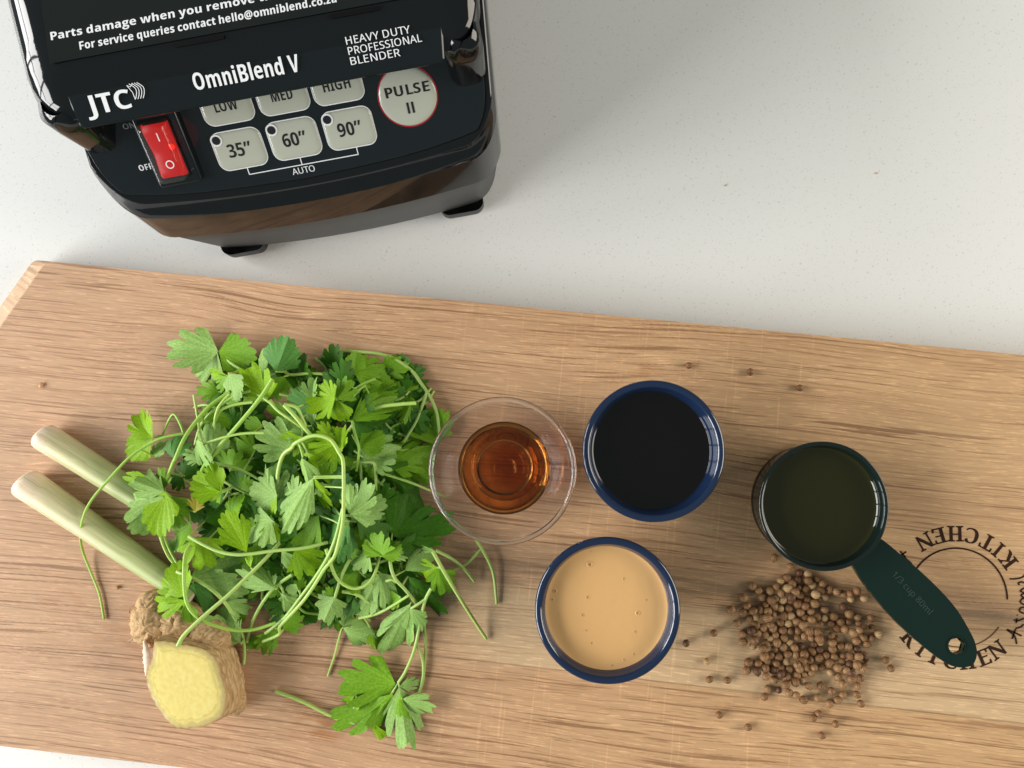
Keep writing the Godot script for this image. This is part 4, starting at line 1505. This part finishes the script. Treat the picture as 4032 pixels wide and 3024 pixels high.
func coriander() -> void:
	# the sprigs one can follow, each with its stems and the leaves that hang on it: x, z and height above the board in mm
	sprig("sprig whose thick pale stem points up to a cut tip above the heap", 1.2, [[-140.3,-27.8,34,-147.9,-16.5,33,-162,-0.7,30,-170.2,7.7,28,-176.6,15.1,25,-183.6,19.8,18,-189.3,27.4,12]], [[-178.7,15.1,18,-179.3,-2.1,21,0.85,2,-0.2,-180.3,17.6,21.3]])
	sprig("sprig with a long thin stem hanging over the lower lemongrass stalk", 0.8, [[-195.1,2,20,-206.4,4.3,21,-215.4,8.8,21,-225.1,16,22,-236.5,28.7,22,-245.4,39,21,-251,48.6,19,-257.2,60.8,11,-259.2,71.5,4,-255.2,84.2,1.6,-250.5,95.6,1.2,-247.4,109.6,1.1],[-195.1,1.6,20,-197.6,-3.4,19,-202.4,-8.9,17,-207.4,-3.9,14,-213.4,4.4,8]], [[-215.5,4.4,14,-229.3,-9,12,0.7,0,0.2,-212.4,3,9],[-215.9,4.4,14,-231.1,14.7,6,0.55,0,0.4,-212.5,3.2,8.9],[-215.3,16.3,10,-214.2,6.7,9,0.9,2,0.3,-218.2,10.9,21.3]])
	sprig("sprig with a short upright cut stem at the upper left of the heap", 0.8, [[-191.6,-19.9,16,-188.6,-9.3,18,-185,4.3,20,-181.6,13.2,20]], [[-183.8,15,20,-194.7,15.1,18,0.6,2,0.1,-181.6,13.2,20]])
	sprig("sprig with a thick green stem slanting down across the upper left of the heap", 1.2, [[-170,-21.6,18,-180,-13.8,20,-188,-3.8,22,-193.1,5.6,24,-197.3,15.8,24,-199.2,17.5,22,-203.6,24.4,18]], [[-203.5,16.2,13,-202,4.8,15,1.1,4,-0.2,-201.6,21.3,19.8],[-197.2,26.1,12,-196.1,16.9,13,1.3,3,-0.2,-203.6,24.4,18],[-198.6,26.6,12,-205.5,31.3,10,1.2,3,-0.2,-203.6,24.4,18]])
	sprig("sprig with a light stem lying just inside the thick slanting stem", 0.9, [[-158.6,-22.1,18,-167.2,-19.3,18,-178.5,-11.6,18,-187,-3,16,-193.1,9,10]], [])
	sprig("sprig whose two stems bend sharply downwards near the top of the heap", 0.9, [[-155.6,-15.6,22,-165.5,-14.2,22,-173.2,-11.1,22,-177,-5.7,20,-181.8,-0.3,14],[-168,-20,24,-173.3,-13.7,24,-176.5,-7,22,-179.1,-0.3,16]], [])
	sprig("sprig with a thin brownish stem lying level across the upper heap", 0.8, [[-145.9,1.5,30,-157.5,1.9,30,-168.5,4.1,30,-180,7.7,28]], [[-182.3,5,30,-176.9,21.7,29,0.5,2,0.3,-180,7.7,28],[-153,-2.1,12,-163.5,-3.5,10,0.9,1,0.2,-152.9,1.7,30]])
	sprig("sprig reaching furthest up and left with two broad pale leaves on bare wood", 0.9, [[-182.7,-45.8,6,-174.1,-39,8,-163.8,-32.2,11,-160.6,-23.7,14,-151.2,-18.4,18,-143.5,-12.9,20,-136.5,-6.6,20]], [[-181.8,-45.6,8,-209.3,-46.9,9,0.75,2,0.1],[-182.2,-45.2,7,-197.4,-31.4,3,0.95,2,-0.1],[-181.3,-46,8,-160.4,-42.3,7,0.85,1,0.1],[-172.9,-30.4,16,-178.7,-23.2,14,0.9,1,0.3,-168,-35,9.8],[-172.9,-30.9,16,-184.9,-32.6,12,0.4,0,0.4,-168.3,-35.1,9.7],[-170.4,-32,20,-164,-18,18,0.75,2,-0.2,-166.3,-33.9,10.3],[-149.9,-16.3,15,-158.9,-34.9,18,0.9,0,0.15,-149.9,-17.5,18.3],[-153,-27.7,16,-146.1,-47.4,20,0.55,2,-0.5,-156.5,-21.4,15.8]])
	sprig("sprig with a stout stem sloping into the middle of the upper heap", 1.2, [[-143.2,-16.2,30,-138.2,-10.9,30,-130.8,-5.6,29,-126.2,-1.7,26]], [[-123.2,-2.6,18,-122.8,-11.1,20,0.5,2,0.3,-126.2,-1.7,26],[-126.3,1.4,24,-139.4,-5.7,23,0.8,2,-0.2,-126.2,-1.7,26],[-126.4,3.7,25,-137.4,10.8,24,0.9,0,0.2,-126.2,-1.7,26]])
	sprig("sprig with a stout forked stem ending in a cut tip in the upper heap", 1.2, [[-133.7,-13.8,34,-127.7,-7.3,33,-122.6,-0.8,32,-118.7,4,30],[-133.7,-13.8,34,-127.4,-12.5,33,-124.8,-6.9,31,-122.8,-2.1,30]], [[-121.7,-15.5,24,-120.9,-27.9,26,0.55,2,0.4,-127.4,-12.5,33],[-122.4,-12.1,20,-134.5,-20.3,18,0.9,4,-0.2,-124.9,-7,31],[-121.9,-12.1,20,-128.8,-4.9,15,0.9,4,-0.3,-124.8,-6.9,31]])
	sprig("sprig whose long stem arches over the heap and ends in a cut at the bottom", 1.1, [[-140.5,32,22,-138.9,22.4,26,-135,13.5,30,-129.2,9.5,33,-126.5,7,36,-118.1,3.3,38,-111.7,3.1,39,-106.1,5.6,39,-102.4,11.6,38,-100.1,16.1,38,-99.8,25.6,37,-99.9,37.6,36,-100.6,48.5,34,-103.1,59.5,32,-106.4,68.5,29,-112.1,75.4,27,-117.8,84.1,25,-124.7,93.4,22,-133.9,103.2,18,-140.1,109.7,15,-141.2,114.5,12,-151.3,119.4,9]], [[-131.4,11.2,26,-148.6,-0.3,24,0.95,2,-0.1,-133.2,12.3,30.9],[-132.1,8.6,24,-138,-7,25,0.7,2,-0.1,-133.2,12.2,30.9],[-108.3,4,31,-114.6,-3,31,0.8,0,-0.2,-108.5,4.5,39],[-101.7,10.9,34,-103.9,-1.2,33,0.85,0,0.3,-102.4,11.6,38],[-126,8.3,36,-111,8.3,35,0.45,1,0.4],[-104.7,7.8,36,-120.2,15.3,33,0.75,0,-0.3],[-105.9,9.2,33,-115.4,21.6,28,0.8,1,-0.2,-104,9,38.4],[-142.7,41.5,24,-146.1,22,27,0.8,2,-0.4,-140.5,32,22],[-139,36.1,26,-154.6,34,25,1,2,-0.2,-140.5,32,22],[-139.4,36.9,26,-147,43.5,22,1,0,-0.1,-140.5,32,22],[-139.8,112.6,9,-131.6,105.4,5,0.9,1,0.1,-141.1,114.3,12.1],[-96.6,45.6,33,-79.7,38.4,31,0.8,2,-0.1,-100.4,45.6,34.5],[-96.6,45.6,33,-86.6,29.3,32,0.7,2,-0.15,-100.4,45.6,34.5],[-96.8,45.7,32,-99.1,30.3,31,0.5,2,-0.1,-100.4,45.9,34.5],[-96.6,46,33,-89,48.7,28,0.7,2,-0.2,-100.4,46,34.5],[-121.8,14.5,38,-121.3,29.8,33,0.55,2,-0.4,-125,6.3,36.4],[-118.9,15,36,-116.9,22.9,32,0.6,0,-0.3,-123.2,5.6,36.8],[-116.5,25.7,36,-135,53.3,31,0.38,2,-0.5,-99.8,25.3,37],[-116.1,24.8,36,-116.9,44.4,29,0.5,0,-0.4,-99.8,24.4,37.1],[-116,30.2,33,-110.8,33.8,31,0.9,2,0.2,-99.8,30.6,36.6],[-129,39.5,26,-129.6,26.6,29,0.5,2,0.4,-140.5,32,22],[-99.5,51.6,26,-105.2,70.5,20,0.5,4,-0.35,-101.5,52.5,33.3],[-95.1,49.9,26,-77.9,55.7,21,0.7,3,-0.3,-100.6,48.5,34]])
	sprig("sprig whose stem runs close beside the long arched stem", 1.1, [[-101.2,42.3,32,-104.3,55.3,31,-108.9,66.5,28,-114.1,75.2,26,-120.2,83.6,23,-128,93.5,20,-137.2,104.6,16,-149.3,114.3,11]], [[-129.4,89.1,16,-136.2,88.2,16,0.7,2,0.4,-127,92.3,20.4],[-129.5,89.1,14,-129.5,83,13,1,1,0.1,-127.4,92.7,20.2],[-143.5,112.2,9,-154.2,125.3,4,0.5,1,0.2,-145.6,111.4,12.5],[-116.1,46.7,24,-126.8,64,17,0.6,1,0.3,-103.1,50.4,31.4],[-99.1,49.4,26,-113.5,57.8,23,1,4,-0.2,-102.8,48.9,31.5],[-112.6,42.4,14,-116.7,35.3,13,1,3,0.1,-102.1,46.3,31.7]])
	sprig("sprig with a long curved stem lying on the wood beside the glass bowl", 1.1, [[-121.3,-46.4,1.6,-109.8,-46.6,1.8,-97.8,-45.8,2.4,-88.2,-44.6,3,-78.5,-41.2,4,-68.9,-34.5,5,-63.7,-27.5,5,-60.3,-22.8,5,-56.1,-15.3,5,-53.7,-7.4,5,-52.8,1.8,4],[-59.9,-22.3,5,-62.5,-14.4,6,-65.9,-5.1,7,-72.6,6.5,8]], [[-57.1,7.9,3,-58.2,-11.7,3,1,1,0.05,-52.8,1.8,4],[-54.3,5.1,3,-49.3,-10.3,3,0.7,1,0.1,-52.8,1.8,4]])
	sprig("sprig with a stem sticking out to the right of the upper heap", 1.1, [[-63.4,-15.1,24,-72.4,-14.4,24,-83.7,-12.9,23,-92.9,-8.9,22,-97.8,-4.9,20,-102.5,0.1,17]], [[-95,-2.2,12,-82.5,-6,8,1.1,3,-0.2,-97.8,-4.9,20],[-98.2,-4,22,-87.3,4.1,20,0.9,3,-0.2]])
	sprig("sprig with a slim stem running down the right side of the upper heap", 0.8, [[-98.4,-5.2,26,-96.5,1.8,27,-94.2,8.9,27,-94.5,15.4,26,-95.2,16.7,24,-97.4,22.7,18]], [[-98.8,-4.8,25,-78,-17.3,25,0.5,1,0.5],[-101.6,-5.3,23,-91.2,-19.2,22,1,3,-0.2,-98.4,-5.2,26],[-94.4,8.9,26,-81.5,3.1,24,1,1,-0.25],[-94.2,9.3,25,-75.1,12.9,22,0.85,2,-0.1]])
	sprig("sprig with a stem that points at the foot of the glass bowl", 0.8, [[-86.5,23.4,14,-73.6,27.4,14,-64.8,30.7,12,-56.7,34.6,8,-47.4,38.5,4]], [[-75.1,19,6,-57.7,11.6,5,1,1,0.1,-77.3,26.2,14],[-81.2,18.9,13,-57.3,12.2,8,0.7,1,-0.1,-82.9,24.5,14],[-81,19.4,12,-57.4,27.4,6,0.55,1,-0.1,-82.6,24.6,14],[-82.4,21.5,16,-70.6,33.6,10,0.9,3,-0.2,-83.3,24.4,14]])
	sprig("sprig with stems bent into a square hook in the right of the heap", 0.9, [[-98.4,18,20,-90.3,17.6,22,-86.7,18.5,22,-86.5,25.8,18,-87.6,35.3,12],[-94.7,18.2,20,-95.9,29.9,12]], [[-88.4,17.7,20,-76,16.8,19,0.9,2,-0.1],[-88.8,19.6,18,-91.9,27.5,14,0.8,1,0.1,-88.4,18.1,22]])
	sprig("sprig with a stem crossing behind the bright green leaf in the middle", 0.9, [[-178.3,17.9,22,-164.6,20.9,22,-156.3,25,20,-152.1,27.3,20],[-173.7,28.5,16,-166.7,32.5,16,-158.8,36.2,15]], [[-156.5,11.5,14,-169.6,7.9,15,1,1,-0.2,-160.5,22.9,21],[-168.6,33.7,29,-185,27.3,28,0.9,0,0.2,-167.6,32,16],[-168.6,34.2,29,-181,36.6,27,0.7,0,0.2,-167.4,32.1,16],[-169.1,33.3,29,-173.9,19.2,31,0.5,0,0.3,-168.2,31.7,16],[-169.7,23.1,16,-166.4,12.6,18,1.5,1,-0.2,-169,19.9,22],[-166.7,48,22,-159.8,36.8,23,0.75,1,0.3,-161.4,35,15.3],[-173.4,38.9,15,-182.6,37.3,13,1,4,-0.2,-169,31.2,16]])
	sprig("sprig with a stem running from under the big pale leaf at the left", 0.95, [[-203.1,34.3,24,-197.6,39.3,22,-192.5,45,18]], [[-202.6,34.6,25,-226,45.3,21,0.95,2,-0.25],[-203,36.4,25,-220.3,58.8,19,0.6,2,-0.2],[-202.6,34.2,25,-219.7,29.1,22,0.6,2,-0.1],[-202.1,34.5,26,-207.3,57.6,24,0.7,0,0.15],[-202.1,36.5,24,-196.8,53.4,19,0.85,1,-0.2],[-207.2,31.3,16,-232.8,31.6,13,0.5,0,0.3,-203.1,34.3,24],[-206.5,33.3,19,-208.3,22.2,18,0.85,1,0.1,-203.1,34.3,24],[-191.8,53.4,15,-201.2,63.8,12,0.95,1,-0.1,-192.5,45,18],[-185.2,45.2,24,-182.3,36,29,0.6,5,0.5,-192.5,45,18]])
	sprig("sprig with a long stem sagging across the lower middle of the heap", 1.1, [[-187.5,58.1,26,-179.4,62.3,27,-170,66,28,-160.7,67.5,29,-151.9,67.1,29,-138.7,65.3,29,-123.5,64,28,-110.9,61.2,26]], [[-153.7,66,30,-165.3,45.7,31,0.5,0,0.45],[-184.4,59.3,21,-181.6,75.7,18,1.2,0,-0.1,-185.1,59.4,26.3],[-184.8,59.9,20,-190.4,71,17,0.8,0,0.1,-185.2,59.3,26.3],[-184.1,51.3,14,-172.2,47.3,13,0.8,3,-0.3,-187.5,58.1,26],[-176.1,55.7,14,-168.3,67.5,10,0.9,3,-0.1,-179.4,62.3,27],[-129.2,65.4,25,-118.6,77.9,18,0.9,0,0.15,-129.1,64.5,28.4],[-136.8,66.3,25,-130.3,80.2,18,0.55,2,-0.2,-136.6,65.1,28.9]])
	sprig("sprig whose stem makes a wide loop at the lower left above the ginger", 1.1, [[-188.3,63.6,22,-189.9,67.6,24,-189.3,73.7,27,-188.8,74.4,28,-188.1,82.9,29,-186.5,91.2,30,-183.7,97.2,30,-178.7,102.1,29,-172,106.2,26,-162.8,110,21,-152.8,110.3,18,-141.6,106.7,18]], [[-189.7,91.3,24,-202.4,75.8,21,0.8,0,0.1,-186.7,90,29.9],[-189.2,92.6,24,-207.7,96.9,19,0.55,0,0.1,-186.4,91.3,30],[-189.2,93.4,24,-200.2,105.9,18,0.8,0,0.1,-186.1,92,30],[-188.7,94.3,24,-188,105.1,19,0.5,1,0.2,-185.7,92.9,30]])
	sprig("sprig whose thick stem ends in a cut tip over the yellow ginger face", 1.2, [[-189.6,116.1,31,-186.7,110.6,31,-180.8,104.6,31,-172.7,97.1,30,-164.5,90,29,-154.5,80,27,-145.3,70.4,25,-138.8,62.4,22]], [[-140.5,48.7,30,-153.3,57.4,27,1.1,2,-0.2,-138.8,62.4,22],[-140,49.1,30,-142.9,61.4,26,0.6,0,0.2,-138.8,62.4,22],[-153.6,75.4,24,-154.7,68.5,26,0.5,0,0.4,-151.5,76.9,26.4]])
	sprig("sprig with a stem dropping to a cut end right of the ginger", 1.1, [[-197.4,78.9,18,-188.7,81.6,20,-179.5,86.4,20,-173.1,91.8,19,-168.6,99.7,15,-165.9,108.9,10,-164.4,118.3,5,-164.2,126.7,2.5,-164.8,134.2,1.6]], [[-191.9,83.2,14,-163.7,75.2,13,0.6,2,-0.25,-192.3,80.5,19.2],[-190.9,85.5,14,-161.3,87.9,10,0.5,2,-0.2,-190.8,81,19.5],[-190.4,86.1,13,-186.2,104.9,9,0.7,4,-0.2,-188.2,81.9,20],[-163.3,120.1,10,-192.9,111.7,14,0.5,2,-0.25,-164.4,118.6,4.9],[-163.3,120.5,10,-177.1,104.5,14,0.6,2,-0.2,-164.4,119,4.8],[-171.9,96.5,14,-160.4,102.4,9,0.55,2,0.2,-170.2,96.8,16.5],[-168.2,102.7,8,-164.6,109.3,5,0.8,1,0.1,-167.1,104.7,12.3],[-162.2,125.6,3,-156.2,119.1,2,0.6,1,0.1,-164.2,125.6,2.8]])
	sprig("sprig with a stem sweeping down beside the cut end near the ginger", 1, [[-132.6,80.3,18,-142.7,87.4,16,-150.4,96.5,13,-156.7,106.4,9,-160.7,114.7,5,-162.7,121.6,3]], [[-140.9,87.9,20,-160,76.1,20,0.45,2,-0.4,-141.2,86.4,16.3],[-142.6,87.7,19,-144.6,81.2,16,0.6,2,0.2],[-137.6,90.7,17,-140.7,104,11,0.8,2,-0.3,-140.8,86,16.4],[-137.1,90.7,17,-134,101.1,12,0.7,2,-0.2,-140.4,85.8,16.4]])
	sprig("sprig with a U-shaped stem hanging in the lower part of the heap", 1, [[-112.2,65,24,-110,73.7,22,-107.7,80.6,20,-103.4,85.2,19,-96.9,87.6,18,-90.2,84.9,18,-86.5,79.3,17,-84.5,71.5,16,-83.9,69.5,17]], [[-87.8,68.4,24,-99.3,74.8,20,0.85,2,-0.2,-83.9,69.5,17],[-84.2,79.2,15,-80.9,97.2,10,0.65,2,-0.2,-86.3,78.4,16.9],[-84.6,81.5,15,-91.8,94.1,10,0.6,2,-0.2,-86.8,79.7,17.1],[-87.6,88.1,11,-96.5,104.2,7,0.55,2,-0.2,-90.2,84.9,18]])
	sprig("sprig with a dry-tipped stem lying out of the lower heap", 1, [[-105.5,90.2,14,-98,91.7,13,-92,96.6,9,-86.8,102.8,5]], [[-98.7,94.2,10,-108.8,103.2,4,0.8,3,-0.1,-96.4,93,11.9]])
	sprig("sprig with a dark stem running down to the ruffled yellowish leaf", 1, [[-99.8,71,20,-104,79.1,19,-107.2,88.1,18,-108.7,92.7,17]], [[-108.7,92.7,17,-115.7,106.3,12,0.85,2,-0.3],[-110.8,92.9,16,-120.1,98.5,13,0.8,2,-0.2,-108.7,92.7,17],[-110.1,92.3,17,-112.6,86.8,18,0.6,1,0.2]])
	sprig("sprig with a stem falling to the lower right and two long bare strands", 1, [[-78.3,68.5,18,-77.3,76.4,18,-74.8,82.8,17,-70.1,88.4,15,-64.5,97.5,10,-61.5,107.1,5,-60,119.2,2,-60.4,130.6,1.5,-61.3,141.9,1.3,-63.5,149.1,1.2],[-80.5,84.1,15,-77.2,83,16,-74.9,84.3,16]], [[-81.4,68.3,27,-83.8,56.8,29,1.2,1,-0.1,-78.3,68.5,18],[-81,68.3,27,-71,62.2,27,0.8,1,-0.1,-78.3,68.5,18],[-81.4,68.3,27,-90.5,62.4,26,0.6,1,-0.1,-78.3,68.5,18],[-79.5,67.1,26,-68.8,70.9,24,0.4,2,-0.4,-78.3,68.5,18],[-80.5,57.8,12,-74.4,37,12,1.1,3,0.1,-78.3,68.5,18],[-78.4,58.3,11,-62.8,35.1,7,0.8,3,0.1,-78.3,68.5,18],[-78.2,59.1,12,-46.2,53,6,0.45,3,0.2,-78.3,68.5,18],[-74.3,63.7,8,-49.1,57.8,4,0.4,1,0.2,-78.3,68.5,18],[-70.4,78.4,14,-56.1,70.1,10,0.6,2,0.2,-75.5,80.9,17.3],[-77.7,66.4,14,-55.9,65.4,8,0.5,3,0.2,-78.3,68.5,18],[-67.4,97,12,-82.1,126.4,4,0.42,2,-0.35,-65.7,95.5,11.1],[-69.4,82.5,9,-51.7,103.1,3,0.42,3,-0.3,-71.6,86.7,15.6]])
	sprig("sprig reaching furthest down with a fan of broad leaves on bare wood", 1, [[-55.4,88.1,14,-58.6,94.1,13,-60.8,101.5,10,-63,111.1,7,-65,120.6,5,-67.3,128.3,5,-71.3,137.2,5,-74.9,142.6,5],[-59.1,94.5,13,-63.1,97.2,13,-66.9,99.7,12],[-64.7,121.8,4,-61.6,130.1,3,-61.2,139.4,2,-63.4,149.5,1.2]], [[-67.3,98.8,12,-72.1,123.7,4,0.6,2,-0.2],[-66.9,99.7,12,-63.9,113.4,7,0.8,2,-0.2],[-76.4,143.1,6,-105.9,142.4,5,0.8,1,-0.08],[-82,154.1,5,-110.7,164.5,3,0.5,1,-0.15,-74.9,142.6,5],[-77.7,148,6,-88.6,166,3,0.5,1,-0.15,-74.9,142.6,5],[-74,144.1,7,-69.9,175.2,5,0.5,2,-0.15,-74.9,142.6,5],[-72.5,151.1,7,-56,156.1,5,0.55,2,-0.1,-74.9,142.6,5],[-73.5,147.6,7,-80.1,174,4,0.45,1,-0.15,-74.9,142.6,5],[-74.1,144.4,6,-63.8,142.8,5,0.5,2,0.1,-74.9,142.6,5]])
	sprig("sprig with a straight stem pointing down between the heap and the two ramekins", 1.1, [[-53.8,66.2,22,-46.5,80.3,18,-38.7,95,12,-30.9,109.4,5,-25.2,119,1.5],[-53,67.1,14,-45.3,71.4,12,-38.3,77.6,8,-32.1,86.4,3]], [[-52.3,66.3,22,-59.1,64.3,21,0.4,2,0.4],[-52,76,17,-60.3,81.8,15,1.2,0,-0.1,-49.1,75.2,19.4],[-51.5,76.5,17,-48,91.1,12,0.8,1,-0.15,-48.8,75.8,19.3]])
	sprig("sprig with a stem hanging out from beneath the glass bowl", 1, [[-31,62.2,6,-25.4,71.6,5,-21.2,82.1,3,-19.4,99.2,1.3],[-28.3,68,4,-36.6,76.1,6,-44.8,79.5,8]], [])
	sprig("single thin stem hanging straight down from a curled pale leaf", 0.7, [[-107.9,113.4,3,-109.9,119.5,2.2,-112.3,128.8,1.4,-116.3,140.7,1]], [[-106.7,112.2,6,-89.6,120.7,4,0.5,2,-0.35,-107.9,113.4,3],[-106.5,112,5,-103.1,105,6,0.8,2,0.4,-107.9,113.4,3]])
	sprig("bare cut stem lying on the wood left of the lowest leaves", 1.1, [[-146.2,149.4,1.2,-130.2,155,1.5,-111.4,163.5,2.2,-99.6,166.2,3]], [[-98.7,148.9,4,-107.7,148,3,0.9,0,0.1,-102.4,165.6,2.8],[-98.7,150.7,4,-102.1,158.2,3,0.9,0,0.1,-102,165.6,2.8],[-89.4,164.3,4,-85.9,182,2,0.42,0,0.1,-99.6,166.2,3]])
	sprig("sprig with a stem joining the curled pale leaf to the lower heap", 0.9, [[-97.6,106.7,6,-87.4,103.7,9,-77.7,98.4,12,-67.4,91.5,15]], [[-101.7,111.7,6,-95.3,107.6,6,0.8,2,0.3,-97.6,106.7,6],[-91.3,114.2,3,-85.9,124.5,1.5,0.7,0,0.1,-94.9,105.9,6.8],[-73.3,93.1,12,-79.4,98,8,0.9,1,0.2,-72.5,94.9,13.5]])
	sprig("sprig with paired stems dropping beside the lower lemongrass stalk", 1, [[-209.1,57,16,-208.1,63.5,14,-205.6,72.1,11,-200.3,78.6,10],[-207.7,58,15,-204.3,68.8,12,-199.4,78.6,10]], [[-201.5,68.7,12,-204.5,63.2,10,1,2,0.2,-203.8,69.8,11.8]])
	sprig("sprig with a level stem along the upper edge of the heap", 1, [[-142.4,-34.7,9,-138.7,-31.8,10,-125.6,-32.6,12,-114.4,-31.6,12],[-142.5,-20.4,16,-135.5,-19,15]], [[-144.1,-33,18,-136.3,-50.8,22,0.85,4,-0.3,-141.2,-33.7,9.3],[-117.2,-25.9,15,-108.4,-32.9,14,0.8,4,0.2,-116.7,-31.8,12],[-139.3,-31.3,4,-131.4,-39.3,4,1.2,3,0.1,-138.7,-31.8,10],[-137,-30.8,5,-132.8,-25.7,3,1.1,3,0.1,-137.8,-31.9,10.1],[-140.7,-30.6,14,-146.3,-18.7,13,0.8,1,0.2,-138.7,-31.8,10]])
	sprig("sprig with short stems among the leaves at the upper right of the heap", 0.9, [[-88.1,-29.2,14,-94.7,-26.4,15,-99.2,-23.6,15],[-101.5,-32.7,10,-93.5,-29,10,-87.9,-26.3,8],[-106,-15.1,24,-100.4,-19.1,23,-93.1,-25.3,18]], [[-106.4,-17,31,-120.9,-13.1,28,1,0,-0.15,-106,-15.1,24],[-106.4,-16.6,31,-109,-5.2,27,1.2,0,-0.15,-106,-15.1,24],[-106.9,-17.9,31,-114.3,-25.4,30,0.9,0,-0.1,-106,-15.1,24],[-105.8,-16.6,30,-100,-27.3,29,0.95,1,-0.3,-105.9,-15.2,24],[-101,-32.6,12,-84.1,-35.4,11,0.95,1,-0.1],[-101,-33,12,-99.5,-44,13,0.9,1,0.2],[-107.1,-26.8,15,-103.8,-38,18,1,3,-0.4,-99.2,-23.6,15],[-90.2,-17.7,14,-79.1,-27.6,10,1,1,-0.2,-93.5,-25,18.3]])
	# the sprigs lower in the heap, of which only leaves and bits of stem show
	for k in 125:
		var a := rng.randf() * TAU
		var q := sqrt(rng.randf())
		var x := -124.0 + cos(a) * q * 82.0
		var z := 30.0 + sin(a) * q * 74.0
		if x < -182 and (z > 42 or z < -16) or x > -72 and z < -22 or x < -160 and z > 78 or x < -150 and z < -38 or x > -70 and z > 78 or Vector2(x + 14.7, z - 20.9).length() < 61:
			continue
		var h := rng.randf_range(1.5, 4.0 + 10.0 * (1 - q * q))
		var turn := rng.randf() * TAU
		var d := Vector2(cos(turn), sin(turn))
		var stem := [x - d.x * 15, z - d.y * 15, maxf(1.2, h - 4), x - d.x * 7 + d.y * 2, z - d.y * 7 - d.x * 2, h - 0.5, x, z, h]
		var lv := []
		for i in 4:
			var b := turn + (i - 1.5) * 0.85 + rng.randf_range(-0.2, 0.2)
			var len_ := rng.randf_range(10, 16)
			var e := Vector2(cos(b), sin(b))
			var foot := Vector2(x, z) + e * rng.randf_range(0, 4)
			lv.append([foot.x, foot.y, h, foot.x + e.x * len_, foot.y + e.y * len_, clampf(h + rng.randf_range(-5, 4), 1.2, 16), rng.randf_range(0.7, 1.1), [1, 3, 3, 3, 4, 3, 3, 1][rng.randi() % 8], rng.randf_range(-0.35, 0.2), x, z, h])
		sprig("small coriander sprig buried low among the leaves of the heap", 0.85, [stem], lv, "coriander sprigs buried in the heap")


func crumbs() -> void:
	var no := noise(61, 2)
	for c in [[Vector3(-0.2905, BOARD, -0.0265), 0.0016, Color(0.62, 0.36, 0.22), "light wood crumb standing on the bare upper left of the board"], [Vector3(-0.2405, BOARD, 0.0915), 0.0014, Color(0.42, 0.23, 0.10), "brown crumb on the board left of the ginger knob"], [Vector3(0.122, 0.0, -0.153), 0.0006, Color(0.55, 0.33, 0.16), "left one of two tiny orange crumbs on the countertop"], [Vector3(0.215, 0.0, -0.160), 0.0006, Color(0.55, 0.33, 0.16), "right one of two tiny orange crumbs on the countertop"]]:
		var rings := []
		for i in 7:
			var th := PI * i / 6.0
			var ring := PackedVector3Array()
			for j in 10:
				var a := TAU * j / 10
				var q := Vector3(sin(th) * cos(a), -cos(th) * 0.6, sin(th) * sin(a) * 0.7)
				ring.append(q * c[1] * (1 + 0.5 * no.get_noise_3d(q.x * 2 + c[0].x * 99, q.y * 2, q.z * 2)))
			rings.append(ring)
		var st := begin()
		loft(st, rings)
		var o := obj("crumb", finish(st), mat(c[2], 0.7, 0.3))
		o.position = c[0] + Vector3(0, c[1] * 0.55, 0)
		o.rotation.y = c[0].x * 40
		tag(o, c[3], "crumb", "crumbs")
